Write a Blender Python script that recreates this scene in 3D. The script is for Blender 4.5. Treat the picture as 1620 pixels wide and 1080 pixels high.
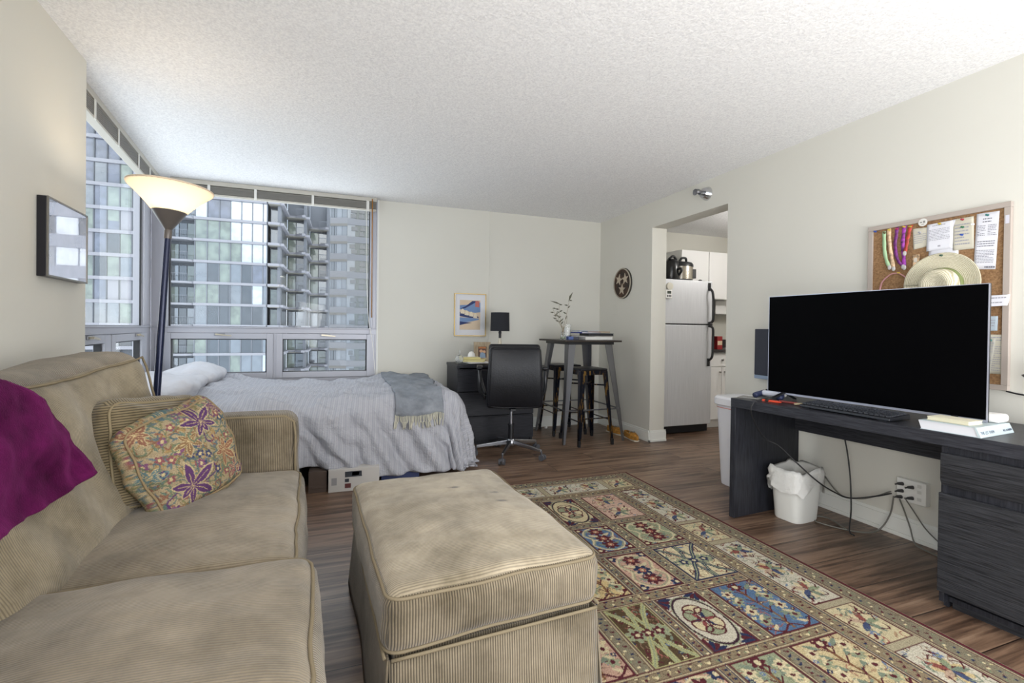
import bpy, bmesh, math, random
import numpy as np
from mathutils import Vector, Matrix, noise
for o in list(bpy.data.objects): bpy.data.objects.remove(o)
SC = bpy.context.scene; COL = SC.collection
PI = math.pi
def R(d): return math.radians(d)

# ------------------------------------------------------------------ camera, sky, lights, exposure
cam = bpy.data.objects.new('camera', bpy.data.cameras.new('camera')); COL.objects.link(cam)
yaw, pit, rol = R(20.0), R(-0.45), R(0.72)
fw = Vector((math.sin(yaw), math.cos(yaw), 0)); rt = Vector((math.cos(yaw), -math.sin(yaw), 0)); up = Vector((0, 0, 1))
fw, up = fw*math.cos(pit)+up*math.sin(pit), up*math.cos(pit)-fw*math.sin(pit)
rt, up = rt*math.cos(rol)+up*math.sin(rol), up*math.cos(rol)-rt*math.sin(rol)
cam.matrix_world = Matrix(((rt.x, up.x, -fw.x, 0), (rt.y, up.y, -fw.y, 0), (rt.z, up.z, -fw.z, 1.15), (0, 0, 0, 1)))
cam.data.sensor_width = 36; cam.data.lens = 742/1620*36
cam.data.shift_y = -(540-526.3)/1620; cam.data.clip_start = 0.02; cam.data.clip_end = 600
SC.camera = cam

wd = bpy.data.worlds.new('overcast_sky'); SC.world = wd; wd.use_nodes = True
nt = wd.node_tree; nt.nodes.clear()
wo = nt.nodes.new('ShaderNodeOutputWorld'); bg = nt.nodes.new('ShaderNodeBackground'); nt.links.new(bg.outputs[0], wo.inputs[0])
tc = nt.nodes.new('ShaderNodeTexCoord'); nz = nt.nodes.new('ShaderNodeTexNoise'); nz.inputs['Scale'].default_value = 2.6; nz.inputs['Detail'].default_value = 5
rp = nt.nodes.new('ShaderNodeValToRGB'); rp.color_ramp.elements[0].position = .38; rp.color_ramp.elements[0].color = (.62, .74, .9, 1)
rp.color_ramp.elements[1].position = .55; rp.color_ramp.elements[1].color = (1, 1, 1, 1)
nt.links.new(tc.outputs['Generated'], nz.inputs['Vector']); nt.links.new(nz.outputs['Fac'], rp.inputs[0]); nt.links.new(rp.outputs[0], bg.inputs[0])
SKY = 3.3
bg.inputs[1].default_value = SKY

def area(name, loc, size, power, rot, col=(1, 1, 1)):
    l = bpy.data.lights.new(name, 'AREA'); l.shape = 'RECTANGLE'; l.size, l.size_y = size; l.energy = power; l.color = col
    o = bpy.data.objects.new(name, l); COL.objects.link(o); o.location = loc; o.rotation_euler = rot; return o
area('side_fill', (-0.70, -0.58, 0.90), (1.3, 1.5), 60, (R(80), 0, R(-72)), (1, .99, .97))  # added soft fill at the left rear, no window there; lifts the right wall
area('room_fill', (2.0, -1.2, 1.05), (1.9, 1.9), 22, (R(90), 0, R(8)), (1, .99, .975))  # added unseen fill panel behind the camera, not a fixture of the room
area('bounce_fill', (2.1, -0.7, 0.9), (1.7, 1.0), 50, (R(132), 0, 0), (1, .985, .97))  # added unseen fill aimed up to brighten the ceiling
kl = bpy.data.lights.new('kitchen_light', 'POINT'); kl.energy = 34; kl.shadow_soft_size = .14; kl.color = (1, .97, .93); ko = bpy.data.objects.new('kitchen_light', kl); COL.objects.link(ko); ko.location = (4.35, 3.45, 2.15)
SC.view_settings.view_transform = 'Standard'; SC.view_settings.look = 'None'
SC.view_settings.exposure = -0.07; SC.view_settings.gamma = 1; SC.view_settings.use_curve_mapping = False

# ------------------------------------------------------------------ helpers
def lin(c):
    if isinstance(c, str):
        c = [int(c[i:i+2], 16)/255 for i in (0, 2, 4)]
    return tuple(((v+.055)/1.055)**2.4 if v > .04045 else v/12.92 for v in c)
def c4(c): return (*lin(c), 1)
class NT:
    def __init__(s, name):
        s.m = bpy.data.materials.new(name); s.m.use_nodes = True; s.t = s.m.node_tree; s.b = s.t.nodes['Principled BSDF']; s.o = s.t.nodes['Material Output']
        s._co = None
    def n(s, ty, **k):
        q = s.t.nodes.new('ShaderNode'+ty)
        for a, v in k.items():
            if a in q.inputs.keys(): q.inputs[a].default_value = v
            else: setattr(q, a, v)
        return q
    def l(s, a, b): s.t.links.new(a, b)
    def co(s, which='Object', scale=None):
        q = s.n('TexCoord').outputs[which]
        if scale:
            mp = s.n('Mapping'); mp.inputs['Scale'].default_value = scale; s.l(q, mp.inputs[0]); return mp.outputs[0]
        return q
    def noise(s, scale, detail=3, rough=.5, vec=None, which='Object', dist=0):
        q = s.n('TexNoise'); q.inputs['Scale'].default_value = scale; q.inputs['Detail'].default_value = detail; q.inputs['Roughness'].default_value = rough; q.inputs['Distortion'].default_value = dist
        s.l(vec or s.co(which), q.inputs['Vector']); return q.outputs['Fac']
    def ramp(s, fac, stops):
        q = s.n('ValToRGB'); e = q.color_ramp.elements
        while len(e) < len(stops): e.new(.5)
        for el, (p, c) in zip(e, stops): el.position = p; el.color = c4(c)
        s.l(fac, q.inputs[0]); return q.outputs[0]
    def mix(s, fac, a, b, mode='MIX'):
        q = s.n('Mix', data_type='RGBA', blend_type=mode)
        for v, i in ((fac, 0), (a, 6), (b, 7)):
            if hasattr(v, 'is_linked'): s.l(v, q.inputs[i])
            else: q.inputs[i].default_value = v if i == 0 else c4(v)
        return q.outputs[2]
    def math(s, op, a, b=0.0):
        q = s.n('Math', operation=op)
        for v, i in ((a, q.inputs[0]), (b, q.inputs[1])):
            if hasattr(v, 'is_linked'): s.l(v, i)
            else: i.default_value = v
        return q.outputs[0]
    def bump(s, h, strength=.3, dist=.01):
        q = s.n('Bump'); q.inputs['Strength'].default_value = strength; q.inputs['Distance'].default_value = dist
        s.l(h, q.inputs['Height'])
        if s.b.inputs['Normal'].is_linked: s.l(s.b.inputs['Normal'].links[0].from_socket, q.inputs['Normal'])
        s.l(q.outputs[0], s.b.inputs['Normal'])
    def col(s, c):
        if hasattr(c, 'is_linked'): s.l(c, s.b.inputs['Base Color'])
        else: s.b.inputs['Base Color'].default_value = c4(c)
def mat(name, c, rough=.5, metal=0, spec=.5, var=0, vscale=8, bump=0, bscale=60, bdist=.003, sheen=0):
    n = NT(name); n.b.inputs['Roughness'].default_value = rough; n.b.inputs['Metallic'].default_value = metal
    n.b.inputs['Specular IOR Level'].default_value = spec
    if sheen: n.b.inputs['Sheen Weight'].default_value = sheen
    if var:
        f = n.noise(vscale, 4); k = [v*(1-var) for v in hexf(c)]; j = [min(1, v*(1+var)) for v in hexf(c)]
        n.col(n.ramp(f, [(.3, k), (.7, j)]))
    else: n.col(c)
    if bump: n.bump(n.noise(bscale, 3), bump, bdist)
    return n.m
def hexf(c): return [int(c[i:i+2], 16)/255 for i in (0, 2, 4)] if isinstance(c, str) else list(c)

class M:
    def __init__(s): s.v = []; s.f = []; s.mi = []; s.k = 0
    def mt(s, k): s.k = k; return s
    def add(s, vs, fs):
        b = len(s.v); s.v += [tuple(v) for v in vs]; s.f += [tuple(b+i for i in f) for f in fs]; s.mi += [s.k]*len(fs); return s
    def box(s, x0, x1, y0, y1, z0, z1):
        v = [(x, y, z) for z in (z0, z1) for y in (y0, y1) for x in (x0, x1)]
        return s.add(v, [(0, 2, 3, 1), (4, 5, 7, 6), (0, 1, 5, 4), (2, 6, 7, 3), (0, 4, 6, 2), (1, 3, 7, 5)])
    def hexa(s, bot, top):            # two quads of four points, bottom then top
        return s.add(list(bot)+list(top), [(3, 2, 1, 0), (4, 5, 6, 7), (0, 1, 5, 4), (1, 2, 6, 5), (2, 3, 7, 6), (3, 0, 4, 7)])
    def bar(s, a, b, wa, wb=None, ta=None, tb=None, side=None):   # tapered rectangular bar from a to b
        a, b = Vector(a), Vector(b); wb = wb or wa; ta = ta or wa; tb = tb or ta
        d = (b-a).normalized(); sd = Vector(side) if side else (Vector((0, 0, 1)) if abs(d.z) < .9 else Vector((1, 0, 0)))
        x = (sd-d*sd.dot(d)).normalized(); y = d.cross(x)
        q = lambda p, w, t: [p-x*w/2-y*t/2, p+x*w/2-y*t/2, p+x*w/2+y*t/2, p-x*w/2+y*t/2]
        return s.hexa(q(a, wa, ta), q(b, wb, tb))
    def cyl(s, a, b, ra, rb=None, n=16, cap=True):
        a, b = Vector(a), Vector(b); rb = ra if rb is None else rb; d = (b-a).normalized()
        x = d.orthogonal().normalized(); y = d.cross(x); vs = []
        for p, r in ((a, ra), (b, rb)):
            vs += [p+x*r*math.cos(2*PI*i/n)+y*r*math.sin(2*PI*i/n) for i in range(n)]
        fs = [(i, (i+1) % n, n+(i+1) % n, n+i) for i in range(n)]
        if cap: fs += [tuple(range(n-1, -1, -1)), tuple(range(n, 2*n))]
        return s.add(vs, fs)
    def tube(s, pts, r, n=8, closed=False, rf=None):
        pts = [Vector(p) for p in pts]; k = len(pts); vs = []; x = None
        for i, p in enumerate(pts):
            a = pts[(i-1) % k] if closed or i else p; b = pts[(i+1) % k] if closed or i < k-1 else p
            d = (b-a).normalized() if (b-a).length > 1e-9 else Vector((0, 0, 1))
            if x is None: x = d.orthogonal().normalized()
            x = (x-d*x.dot(d)); x = x.normalized() if x.length > 1e-6 else d.orthogonal().normalized()
            y = d.cross(x); q = r if rf is None else r*rf(i/(k-1))
            vs += [p+x*q*math.cos(2*PI*j/n)+y*q*math.sin(2*PI*j/n) for j in range(n)]
        m = k if closed else k-1
        fs = [(i*n+j, i*n+(j+1) % n, ((i+1) % k)*n+(j+1) % n, ((i+1) % k)*n+j) for i in range(m) for j in range(n)]
        if not closed: fs += [tuple(range(n-1, -1, -1)), tuple(range((k-1)*n, k*n))]
        return s.add(vs, fs)
    def lathe(s, prof, c=(0, 0, 0), n=32, ax=None, sx=1, sy=1):   # profile of (r, z) about a vertical (or given) axis
        c = Vector(c); vs = []; z = Vector(ax).normalized() if ax else Vector((0, 0, 1)); x = z.orthogonal().normalized() if ax else Vector((1, 0, 0)); y = z.cross(x)
        for r, h in prof:
            r = max(r, 1e-5); vs += [c+z*h+x*r*sx*math.cos(2*PI*i/n)+y*r*sy*math.sin(2*PI*i/n) for i in range(n)]
        fs = [(a*n+i, a*n+(i+1) % n, (a+1)*n+(i+1) % n, (a+1)*n+i) for a in range(len(prof)-1) for i in range(n)]
        return s.add(vs, fs)
    def prism(s, poly, z0, z1, fr=None):     # polygon in (x, y), extruded z0..z1; fr maps (x,y,z) to a point
        fr = fr or (lambda x, y, z: (x, y, z)); n = len(poly)
        vs = [fr(x, y, z0) for x, y in poly]+[fr(x, y, z1) for x, y in poly]
        return s.add(vs, [tuple(range(n-1, -1, -1)), tuple(range(n, 2*n))]+[(i, (i+1) % n, n+(i+1) % n, n+i) for i in range(n)])
    def grid(s, fn, nu, nv):
        vs = [fn(i/nu, j/nv) for j in range(nv+1) for i in range(nu+1)]
        return s.add(vs, [(j*(nu+1)+i, j*(nu+1)+i+1, (j+1)*(nu+1)+i+1, (j+1)*(nu+1)+i) for j in range(nv) for i in range(nu)])
    def ball(s, c, rx, ry=None, rz=None, n=16, m=10):
        ry = ry or rx; rz = rz or rx
        return s.lathe([(math.sin(PI*j/m), -math.cos(PI*j/m)*rz) for j in range(m+1)], c, n, None, rx, ry)
    def build(s, name, mats, parent=None, smooth=False, bevel=0, seg=2, loc=None, solid=0, sub=0):
        me = bpy.data.meshes.new(name); me.from_pydata(s.v, [], s.f); me.update()
        for m in (mats if isinstance(mats, (list, tuple)) else [mats]): me.materials.append(m)
        if any(s.mi): me.polygons.foreach_set('material_index', s.mi)
        o = bpy.data.objects.new(name, me); COL.objects.link(o)
        if parent: o.parent = parent
        if loc: o.location = loc
        bm = bmesh.new(); bm.from_mesh(me); bmesh.ops.recalc_face_normals(bm, faces=bm.faces); bm.to_mesh(me); bm.free()
        if smooth: me.polygons.foreach_set('use_smooth', [True]*len(me.polygons))
        if solid:
            w = o.modifiers.new('solid', 'SOLIDIFY'); w.thickness = solid; w.offset = 0
        if sub: o.modifiers.new('sub', 'SUBSURF').levels = sub; o.modifiers['sub'].render_levels = sub
        if bevel:
            w = o.modifiers.new('bevel', 'BEVEL'); w.width = bevel; w.segments = seg; w.limit_method = 'ANGLE'; w.angle_limit = R(40)
            if smooth is not False or True:
                me.polygons.foreach_set('use_smooth', [True]*len(me.polygons)); w.harden_normals = True
        elif smooth == 'auto':
            me.set_sharp_from_angle(angle=R(38))
        return o
def tag(o, label, cat=None, group=None, rz=None):
    o['label'] = label
    if cat: o['category'] = cat
    if group: o['group'] = group
    if rz is not None: o.rotation_euler = (0, 0, rz)
    return o
def thing(name, label, cat, loc=(0, 0, 0), rz=0, group=None):
    o = bpy.data.objects.new(name, None); COL.objects.link(o); o.location = loc; o.empty_display_size = .05
    return tag(o, label, cat, group, rz)
def struct(o): o['kind'] = 'structure'; return o
def one(m, name, mats, label, cat, loc=(0, 0, 0), rz=0, group=None, **k):
    return tag(m.build(name, mats, None, loc=loc, **k), label, cat, group, rz)
def copy_tree(o, parent=None):
    c = o.copy(); COL.objects.link(c); c.parent = parent
    for ch in list(o.children): copy_tree(ch, c)
    return c
def spline(pts, n=8):
    p = [Vector(q) for q in pts]; p = [p[0]*2-p[1]]+p+[p[-1]*2-p[-2]]; out = []
    for i in range(1, len(p)-2):
        a, b, c, d = p[i-1:i+3]
        for k in range(n):
            t = k/n; out.append(.5*((2*b)+(c-a)*t+(2*a-5*b+4*c-d)*t*t+(3*b-a-3*c+d)*t**3))
    return out+[p[-2]]
def fbm(x, y, z=0, s=1, o=3): return noise.fractal(Vector((x*s, y*s, z*s)), 1.0, 2.0, o)

class Canvas:       # colours woven or printed into a cloth: one colour per vertex of a fine grid
    def __init__(s, x0, x1, y0, y1, d, base):
        s.x0, s.y0, s.d = x0, y0, d; s.nx = int(round((x1-x0)/d))+1; s.ny = int(round((y1-y0)/d))+1
        s.X, s.Y = np.meshgrid(x0+np.arange(s.nx)*d, y0+np.arange(s.ny)*d); s.A = np.zeros((s.ny, s.nx, 3)); s.A[:] = hexf(base)
        s.clip = (x0, x1, y0, y1)
    def w(s, x0, x1, y0, y1):
        c = s.clip; x0, x1, y0, y1 = max(x0, c[0]), min(x1, c[1]), max(y0, c[2]), min(y1, c[3])
        i0, i1 = max(0, int((x0-s.x0)/s.d)), min(s.nx, int((x1-s.x0)/s.d)+2); j0, j1 = max(0, int((y0-s.y0)/s.d)), min(s.ny, int((y1-s.y0)/s.d)+2)
        sl = (slice(j0, max(j0, j1)), slice(i0, max(i0, i1))); X, Y = s.X[sl], s.Y[sl]
        return X, Y, s.A[sl], (X >= x0) & (X <= x1) & (Y >= y0) & (Y <= y1)
    def put(s, A, m, c): A[m] = hexf(c)
    def rect(s, x0, x1, y0, y1, c): X, Y, A, k = s.w(x0, x1, y0, y1); s.put(A, k, c)
    def frame(s, x0, x1, y0, y1, t, c):
        X, Y, A, k = s.w(x0, x1, y0, y1); s.put(A, k & ((X < x0+t) | (X > x1-t) | (Y < y0+t) | (Y > y1-t)), c)
    def ell(s, cx, cy, rx, ry, c, a=0, ring=0):
        r = max(rx, ry); X, Y, A, k = s.w(cx-r, cx+r, cy-r, cy+r); ca, sa = math.cos(a), math.sin(a)
        u, v = (X-cx)*ca+(Y-cy)*sa, -(X-cx)*sa+(Y-cy)*ca; q = np.sqrt((u/rx)**2+(v/ry)**2)
        s.put(A, k & (q < 1) & (q > 1-ring/min(rx, ry) if ring else q > -1), c)
    def leaf(s, cx, cy, l, w, a, c):
        r = l; X, Y, A, k = s.w(cx-r, cx+r, cy-r, cy+r); ca, sa = math.cos(a), math.sin(a)
        u, v = ((X-cx)*ca+(Y-cy)*sa)/l, (-(X-cx)*sa+(Y-cy)*ca)/w; s.put(A, k & (np.abs(v) < np.clip(u*(1-u)*2, 0, 1)), c)
    def flower(s, cx, cy, r, n, c, c2=None, ph=0):
        X, Y, A, k = s.w(cx-r, cx+r, cy-r, cy+r); th = np.arctan2(Y-cy, X-cx); q = np.hypot(X-cx, Y-cy)
        s.put(A, k & (q < r*(.55+.45*np.abs(np.cos(n*(th-ph)/2)))), c)
        if c2: s.put(A, k & (q < r*.36), c2)
    def line(s, pts, w, c):
        P = [tuple(p) for p in pts]
        for (ax, ay), (bx, by) in zip(P, P[1:]):
            X, Y, A, k = s.w(min(ax, bx)-w, max(ax, bx)+w, min(ay, by)-w, max(ay, by)+w)
            L = (bx-ax)**2+(by-ay)**2+1e-12; t = np.clip(((X-ax)*(bx-ax)+(Y-ay)*(by-ay))/L, 0, 1)
            s.put(A, k & (np.hypot(X-ax-t*(bx-ax), Y-ay-t*(by-ay)) < w/2), c)
    def curve(s, pts, w, c): s.line([(p.x, p.y) for p in spline([(a, b, 0) for a, b in pts], 6)], w, c)
    def at(s, x, y):
        i = np.clip(((np.asarray(x)-s.x0)/s.d).round().astype(int), 0, s.nx-1); j = np.clip(((np.asarray(y)-s.y0)/s.d).round().astype(int), 0, s.ny-1); return s.A[j, i]
def paint(o, cols):
    at = o.data.color_attributes.new('weave', 'FLOAT_COLOR', 'POINT'); a = np.ones((len(o.data.vertices), 4)); c = np.asarray(cols)
    a[:, :3] = np.where(c > .04045, ((c+.055)/1.055)**2.4, c/12.92); at.data.foreach_set('color', a.ravel().astype(np.float32))
def woven(name, rough=.95, bump=.4, bscale=300, bdist=.003, var=.2):
    n = NT(name); q = n.n('VertexColor', layer_name='weave'); f = n.noise(bscale, 2)
    n.col(n.mix(1.0, q.outputs[0], n.ramp(f, [(.3, (1-var,)*3), (.7, (1, 1, 1))]), 'MULTIPLY')); n.b.inputs['Roughness'].default_value = rough; n.b.inputs['Specular IOR Level'].default_value = .15
    n.bump(f, bump, bdist); return n.m
# ------------------------------------------------------------------ materials of the room
def wall_paint(name, c):
    n = NT(name); n.col(n.ramp(n.noise(1.2, 2), [(.3, [v*.985 for v in hexf(c)]), (.7, c)])); n.b.inputs['Roughness'].default_value = .75
    n.b.inputs['Specular IOR Level'].default_value = .25; n.bump(n.noise(260, 2), .06, .002); return n.m
WALL = wall_paint('wall_paint', 'd1cfc6'); TRIM = mat('white_trim_paint', 'dedfda', .45)
def popcorn():
    n = NT('popcorn_ceiling'); f = n.noise(95, 4, .65); g = n.math('ADD', f, n.noise(38, 2))
    n.col(n.ramp(f, [(.3, 'dddddf'), (.62, 'f5f5f5')])); n.b.inputs['Roughness'].default_value = .95; n.b.inputs['Specular IOR Level'].default_value = .1
    n.bump(g, .45, .006); return n.m
CEIL = popcorn()
def planks():
    n = NT('dark_plank_floor'); co = n.co('Object')
    mp = n.n('Mapping'); mp.inputs['Location'].default_value = (.37, .1125, 0); n.l(co, mp.inputs[0])
    b = n.n('TexBrick'); b.offset = .37; b.inputs['Scale'].default_value = 1; b.inputs['Brick Width'].default_value = 1.25; b.inputs['Row Height'].default_value = .2225; b.inputs['Mortar Size'].default_value = .0022
    b.inputs['Color1'].default_value = (0, 0, 0, 1); b.inputs['Color2'].default_value = (1, 1, 1, 1); b.inputs['Mortar'].default_value = (.5, .5, .5, 1); b.inputs['Bias'].default_value = 0
    n.l(mp.outputs[0], b.inputs['Vector'])
    ad = n.n('VectorMath', operation='MULTIPLY_ADD'); ad.inputs[1].default_value = (3.1, 7.7, 0); n.l(b.outputs['Color'], ad.inputs[0]); n.l(co, ad.inputs[2])
    def nz(sc, scale, det, dist):
        q = n.n('Mapping'); q.inputs['Scale'].default_value = sc; n.l(ad.outputs[0], q.inputs[0]); return n.noise(scale, det, .6, q.outputs[0], dist=dist)
    g = nz((.55, 12, 1), 2.0, 8, 1.1); h = nz((.7, 34, 1), 5, 4, .3); k = nz((1.1, 5, 1), 1.2, 3, 1.0)
    f = n.math('ADD', n.math('MULTIPLY', g, .6), n.math('ADD', n.math('MULTIPLY', h, .15), n.math('MULTIPLY', k, .35)))
    c = n.ramp(f, [(.38, '32251d'), (.49, '5a4537'), (.58, '7c6350'), (.72, '98806a')])
    c = n.mix(.5, c, n.ramp(b.outputs['Color'], [(0, 'b8b0ac'), (1, 'ffffff')]), 'MULTIPLY')
    c = n.mix(b.outputs['Fac'], c, '1c120d'); n.col(c)
    n.l(n.ramp(f, [(.3, (.70,)*3), (.8, (.60,)*3)]), n.b.inputs['Roughness']); n.b.inputs['Specular IOR Level'].default_value = .5
    n.bump(n.math('SUBTRACT', n.math('MULTIPLY', h, .16), b.outputs['Fac']), .25, .002); return n.m
FLOOR = planks()
ALU = mat('brushed_window_aluminium', 'a6a7af', .42, .35, .5); ALUD = mat('dark_gasket', '1b1c20', .6)  # even near-black for gaskets, the grommet and the fridge door gap
def window_glass():
    n = NT('window_glass'); t = n.t; t.nodes.remove(n.b); tr = n.n('BsdfTransparent'); tr.inputs[0].default_value = (.93, .95, .95, 1)
    gl = n.n('BsdfGlossy'); gl.inputs['Roughness'].default_value = .01; ge = n.n('NewGeometry'); dp = n.n('VectorMath', operation='DOT_PRODUCT'); n.l(ge.outputs['Incoming'], dp.inputs[0]); n.l(ge.outputs['Normal'], dp.inputs[1])
    fr = n.math('ADD', n.math('MULTIPLY', n.math('POWER', n.math('SUBTRACT', 1.0, n.math('ABSOLUTE', dp.outputs['Value'])), 5.0), .16), .011)
    mx = n.n('MixShader'); n.l(fr, mx.inputs[0]); n.l(tr.outputs[0], mx.inputs[1]); n.l(gl.outputs[0], mx.inputs[2]); n.l(mx.outputs[0], n.o.inputs[0]); return n.m
GLASS = window_glass()
BLACK = mat('black_plastic', '16171b', .4); WHITE = mat('white_plastic', 'ecebe8', .4); CHROME = mat('chrome', 'd0d1d4', .22, 1)
METALB = mat('steel_grey', '8f9094', .35, .9)

# ------------------------------------------------------------------ the room
H = 2.48; XR = 3.01; YB = 5.10
struct(M().box(-1.7, 5.6, -1.4, 5.2, -.1, 0).build('floor', FLOOR))
struct(M().prism([(-1.1, -1.4), (XR, -1.4), (XR, 5.13), (-1.64, 5.13), (-1.47, 3.6), (-1.40, 2.98), (-1.40, -1.4)], H, H+.12).build('ceiling', CEIL))
struct(M().box(XR+.18, 5.6, 2.2, 5.3, 2.44, H+.12).build('ceiling_kitchen', CEIL))
struct(M().box(.345, XR, YB, YB+.2, 0, H).box(-1.8, .345, YB, YB+.2, 0, .575).build('wall_back', WALL))
struct(M().box(XR, XR+.18, -1.4, 3.06, 0, H).box(XR, XR+.18, 4.07, YB+.2, 0, H).box(XR, XR+.18, 3.06, 4.07, 2.217, H).build('wall_right', WALL))
struct(M().prism([(-.91, -1.2), (-1.227, 2.99), (-1.46, 2.975), (-1.6, -1.2)], 0, H).build('wall_left', WALL))
struct(M().prism([(-1.62, 5.1), (-1.362, 2.97), (-1.6, 2.97), (-1.82, 5.1)], 0, .575).build('wall_window', WALL))
struct(M().box(XR+.18, 5.6, 5.06, 5.3, 0, 2.44).box(5.4, 5.6, 2.2, 5.06, 0, 2.44).box(XR+.18, 5.4, 2.1, 2.2, 0, 2.44).build('wall_kitchen', WALL))
def skirting(name, segs):
    m = M()
    for (ax, ay), (bx, by) in segs:      # profile stands on the room side (to the left of a -> b)
        a, b = Vector((ax, ay, 0)), Vector((bx, by, 0)); d = (b-a).normalized(); nn = Vector((-d.y, d.x, 0))
        for t, z0, z1 in ((.020, 0, .022), (.013, .022, .098), (.008, .098, .118)):
            m.hexa([a+Vector((0, 0, z0)), b+Vector((0, 0, z0)), b+nn*t+Vector((0, 0, z0)), a+nn*t+Vector((0, 0, z0))], [a+Vector((0, 0, z1)), b+Vector((0, 0, z1)), b+nn*t+Vector((0, 0, z1)), a+nn*t+Vector((0, 0, z1))])
    return struct(m.build(name, TRIM, bevel=.002))
skirting('baseboard_back', [((XR, YB), (.345, YB))])
skirting('baseboard_right', [((XR, -1.3), (XR, 3.06)), ((XR, 4.05), (XR, YB-.02))])
skirting('baseboard_doorway', [((XR+.20, 4.07), (XR-.02, 4.07)), ((XR-.02, 3.06), (XR+.19, 3.06))])
struct(M().box(1.572, 1.588, YB-.006, YB, .12, H).build('trim_1', WALL))
struct(M().box(.345, .362, YB-.004, YB, .58, H).build('trim_2', TRIM))

# windows: local x runs along the glass, y into the room, z up
def handle(p, x, z):
    h = M().box(x-.045, x+.045, .012, .022, z-.012, z+.012).build('handle_plate', METALB, p, bevel=.003)
    M().cyl((x+.02, .018, z), (x+.02, .045, z), .008).bar((x+.03, .04, z+.002), (x-.10, .036, z-.012), .014, .009).build('lever', mat('brass_lever', 'b9b09c', .3, .8), h, smooth='auto')
def sash(p, x0, x1, gx0, gx1, z0, z1, gz0, gz1, hx):
    f = M()
    f.box(x0, gx0, -.05, .012, z0, z1).box(gx1, x1, -.05, .012, z0, z1).box(gx0, gx1, -.05, .012, z0, gz0).box(gx0, gx1, -.05, .012, gz1, z1)
    f = f.build('sash_frame', ALU, p, bevel=.003)
    g = M().box(gx0, gx0+.012, -.045, -.005, gz0, gz1).box(gx1-.006, gx1, -.045, -.005, gz0, gz1).box(gx0, gx1, -.045, -.005, gz1-.008, gz1).box(gx0, gx1, -.045, -.005, gz0, gz0+.006).build('gasket', ALUD, f)
    M().box(gx0, gx1, -.032, -.026, gz0, gz1).build('pane', GLASS, f)
    handle(f, hx, z1-.012)
w1 = thing('window_1', 'wide grey aluminium window over the bed', None, (-1.62, YB, 0)); w1['kind'] = 'structure'; w1.scale = (1, 1, 1)
def window(w, L, gl, gr, mid, s1, s2, ztop, dg):
    fd = -dg-.05; m = M().box(0, gl, fd, .0, .575, H).box(gr, L, fd, .0, .575, H).box(gl, gr, fd, 0, 1.08, 1.136).box(gl, gr, -dg-.012, 0, ztop, H).box(gl, gr, fd, 0, .575, .64).box(mid-.015, mid+.015, fd, 0, .64, 1.08)
    m.box(gl-.03, gl-.012, 0, .014, 1.141, H).box(max(0, gl-.085), gl-.06, 0, .01, 1.141, H).box(0, L, 0, .012, 1.128, 1.140)
    m.build('window_frame', ALU, w, bevel=.003)
    M().box(gl, gl+.010, -dg-.004, -dg+.008, 1.137, ztop).box(gr-.012, gr, -dg-.004, -dg+.008, 1.137, ztop).box(gl, gr, -dg-.004, -dg+.008, 1.137, 1.143).build('gasket', ALUD, w)
    M().box(gl, gr, -dg-.003, -dg+.003, 1.137, ztop).build('pane', GLASS, w)
    sash(w, s1[0], s1[1], s1[2], s1[3], .642, 1.078, .700, 1.024, s1[4]); sash(w, s2[0], s2[1], s2[2], s2[3], .642, 1.078, .700, 1.024, s2[4])
w1.location = (.345, YB, 0); w1.rotation_euler = (0, 0, PI)      # local x runs from the right jamb towards the corner
window(w1, 1.965, .071, 1.84, .955, (.018, .942, .095, .886, .50), (.968, 1.93, 1.024, 1.811, 1.42), 2.40, .05)
w2 = thing('window_2', 'grey aluminium window beside the sofa', None, (-1.62, YB, 0), math.atan2(-.9933, .115)); w2['kind'] = 'structure'
window(w2, 2.14, .312, 2.05, 1.161, (.20, 1.15, .349, 1.064, .53), (1.172, 2.12, 1.30, 2.02, 1.6), 2.385, .012)

# raised venetian blinds
SLAT = mat('grey_blind_slat', '8d8a84', .5, .1); RAIL = mat('pale_blind_rail', 'b6b2a8', .45); TAPE = mat('white_ladder_tape', 'd8d7d2', .8)
def blind(p, x0, x1, y0, y1, tapes, zb):
    M().box(x0, x1, y0-.004, y1+.004, 2.438, 2.478).build('headrail', RAIL, p, bevel=.003)
    m = M(); k = int((2.43-zb-.018)/.0058)
    for i in range(k): z = zb+.02+i*.0058; m.box(x0+.008, x1-.008, y0+.002*(i % 3), y1-.002*(i % 2), z, z+.0028)
    m.build('slat_stack', SLAT, p)
    M().box(x0+.006, x1-.006, y0, y1, zb, zb+.016).build('bottom_rail', RAIL, p, bevel=.004)
    for t in tapes: M().box(t-.011, t+.011, y1, y1+.005, zb-.004, 2.44).build('ladder_tape', TAPE, p)
b1 = thing('venetian_blind', 'raised grey slatted blind above the window over the bed', 'blind', (.345, YB-.012, 0), PI)
blind(b1, .012, 1.80, .02, .07, (.10, .62, 1.12, 1.5), 2.345)
M().tube([(.058, .082, 2.46), (.057, .083, 2.0), (.055, .084, 1.25)], .0055, 8).build('tilt_wand', mat('amber_wand', '9c6a24', .3), b1, smooth=True)
M().tube(spline([(.115, .08, 2.44), (.11, .082, 1.9), (.09, .082, 1.3), (.045, .08, 1.0), (.018, .08, .72), (.012, .08, .62)]), .003, 6).build('pull_cord', TAPE, b1, smooth=True)
b2 = thing('venetian_blind', 'raised grey slatted blind at the ceiling beside the left wall', 'blind', (-1.62, YB, 0), math.atan2(-.9933, .115))
blind(b2, .10, 2.1, .02, .075, (.45, .8, 1.3, 1.75), 2.33)

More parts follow.
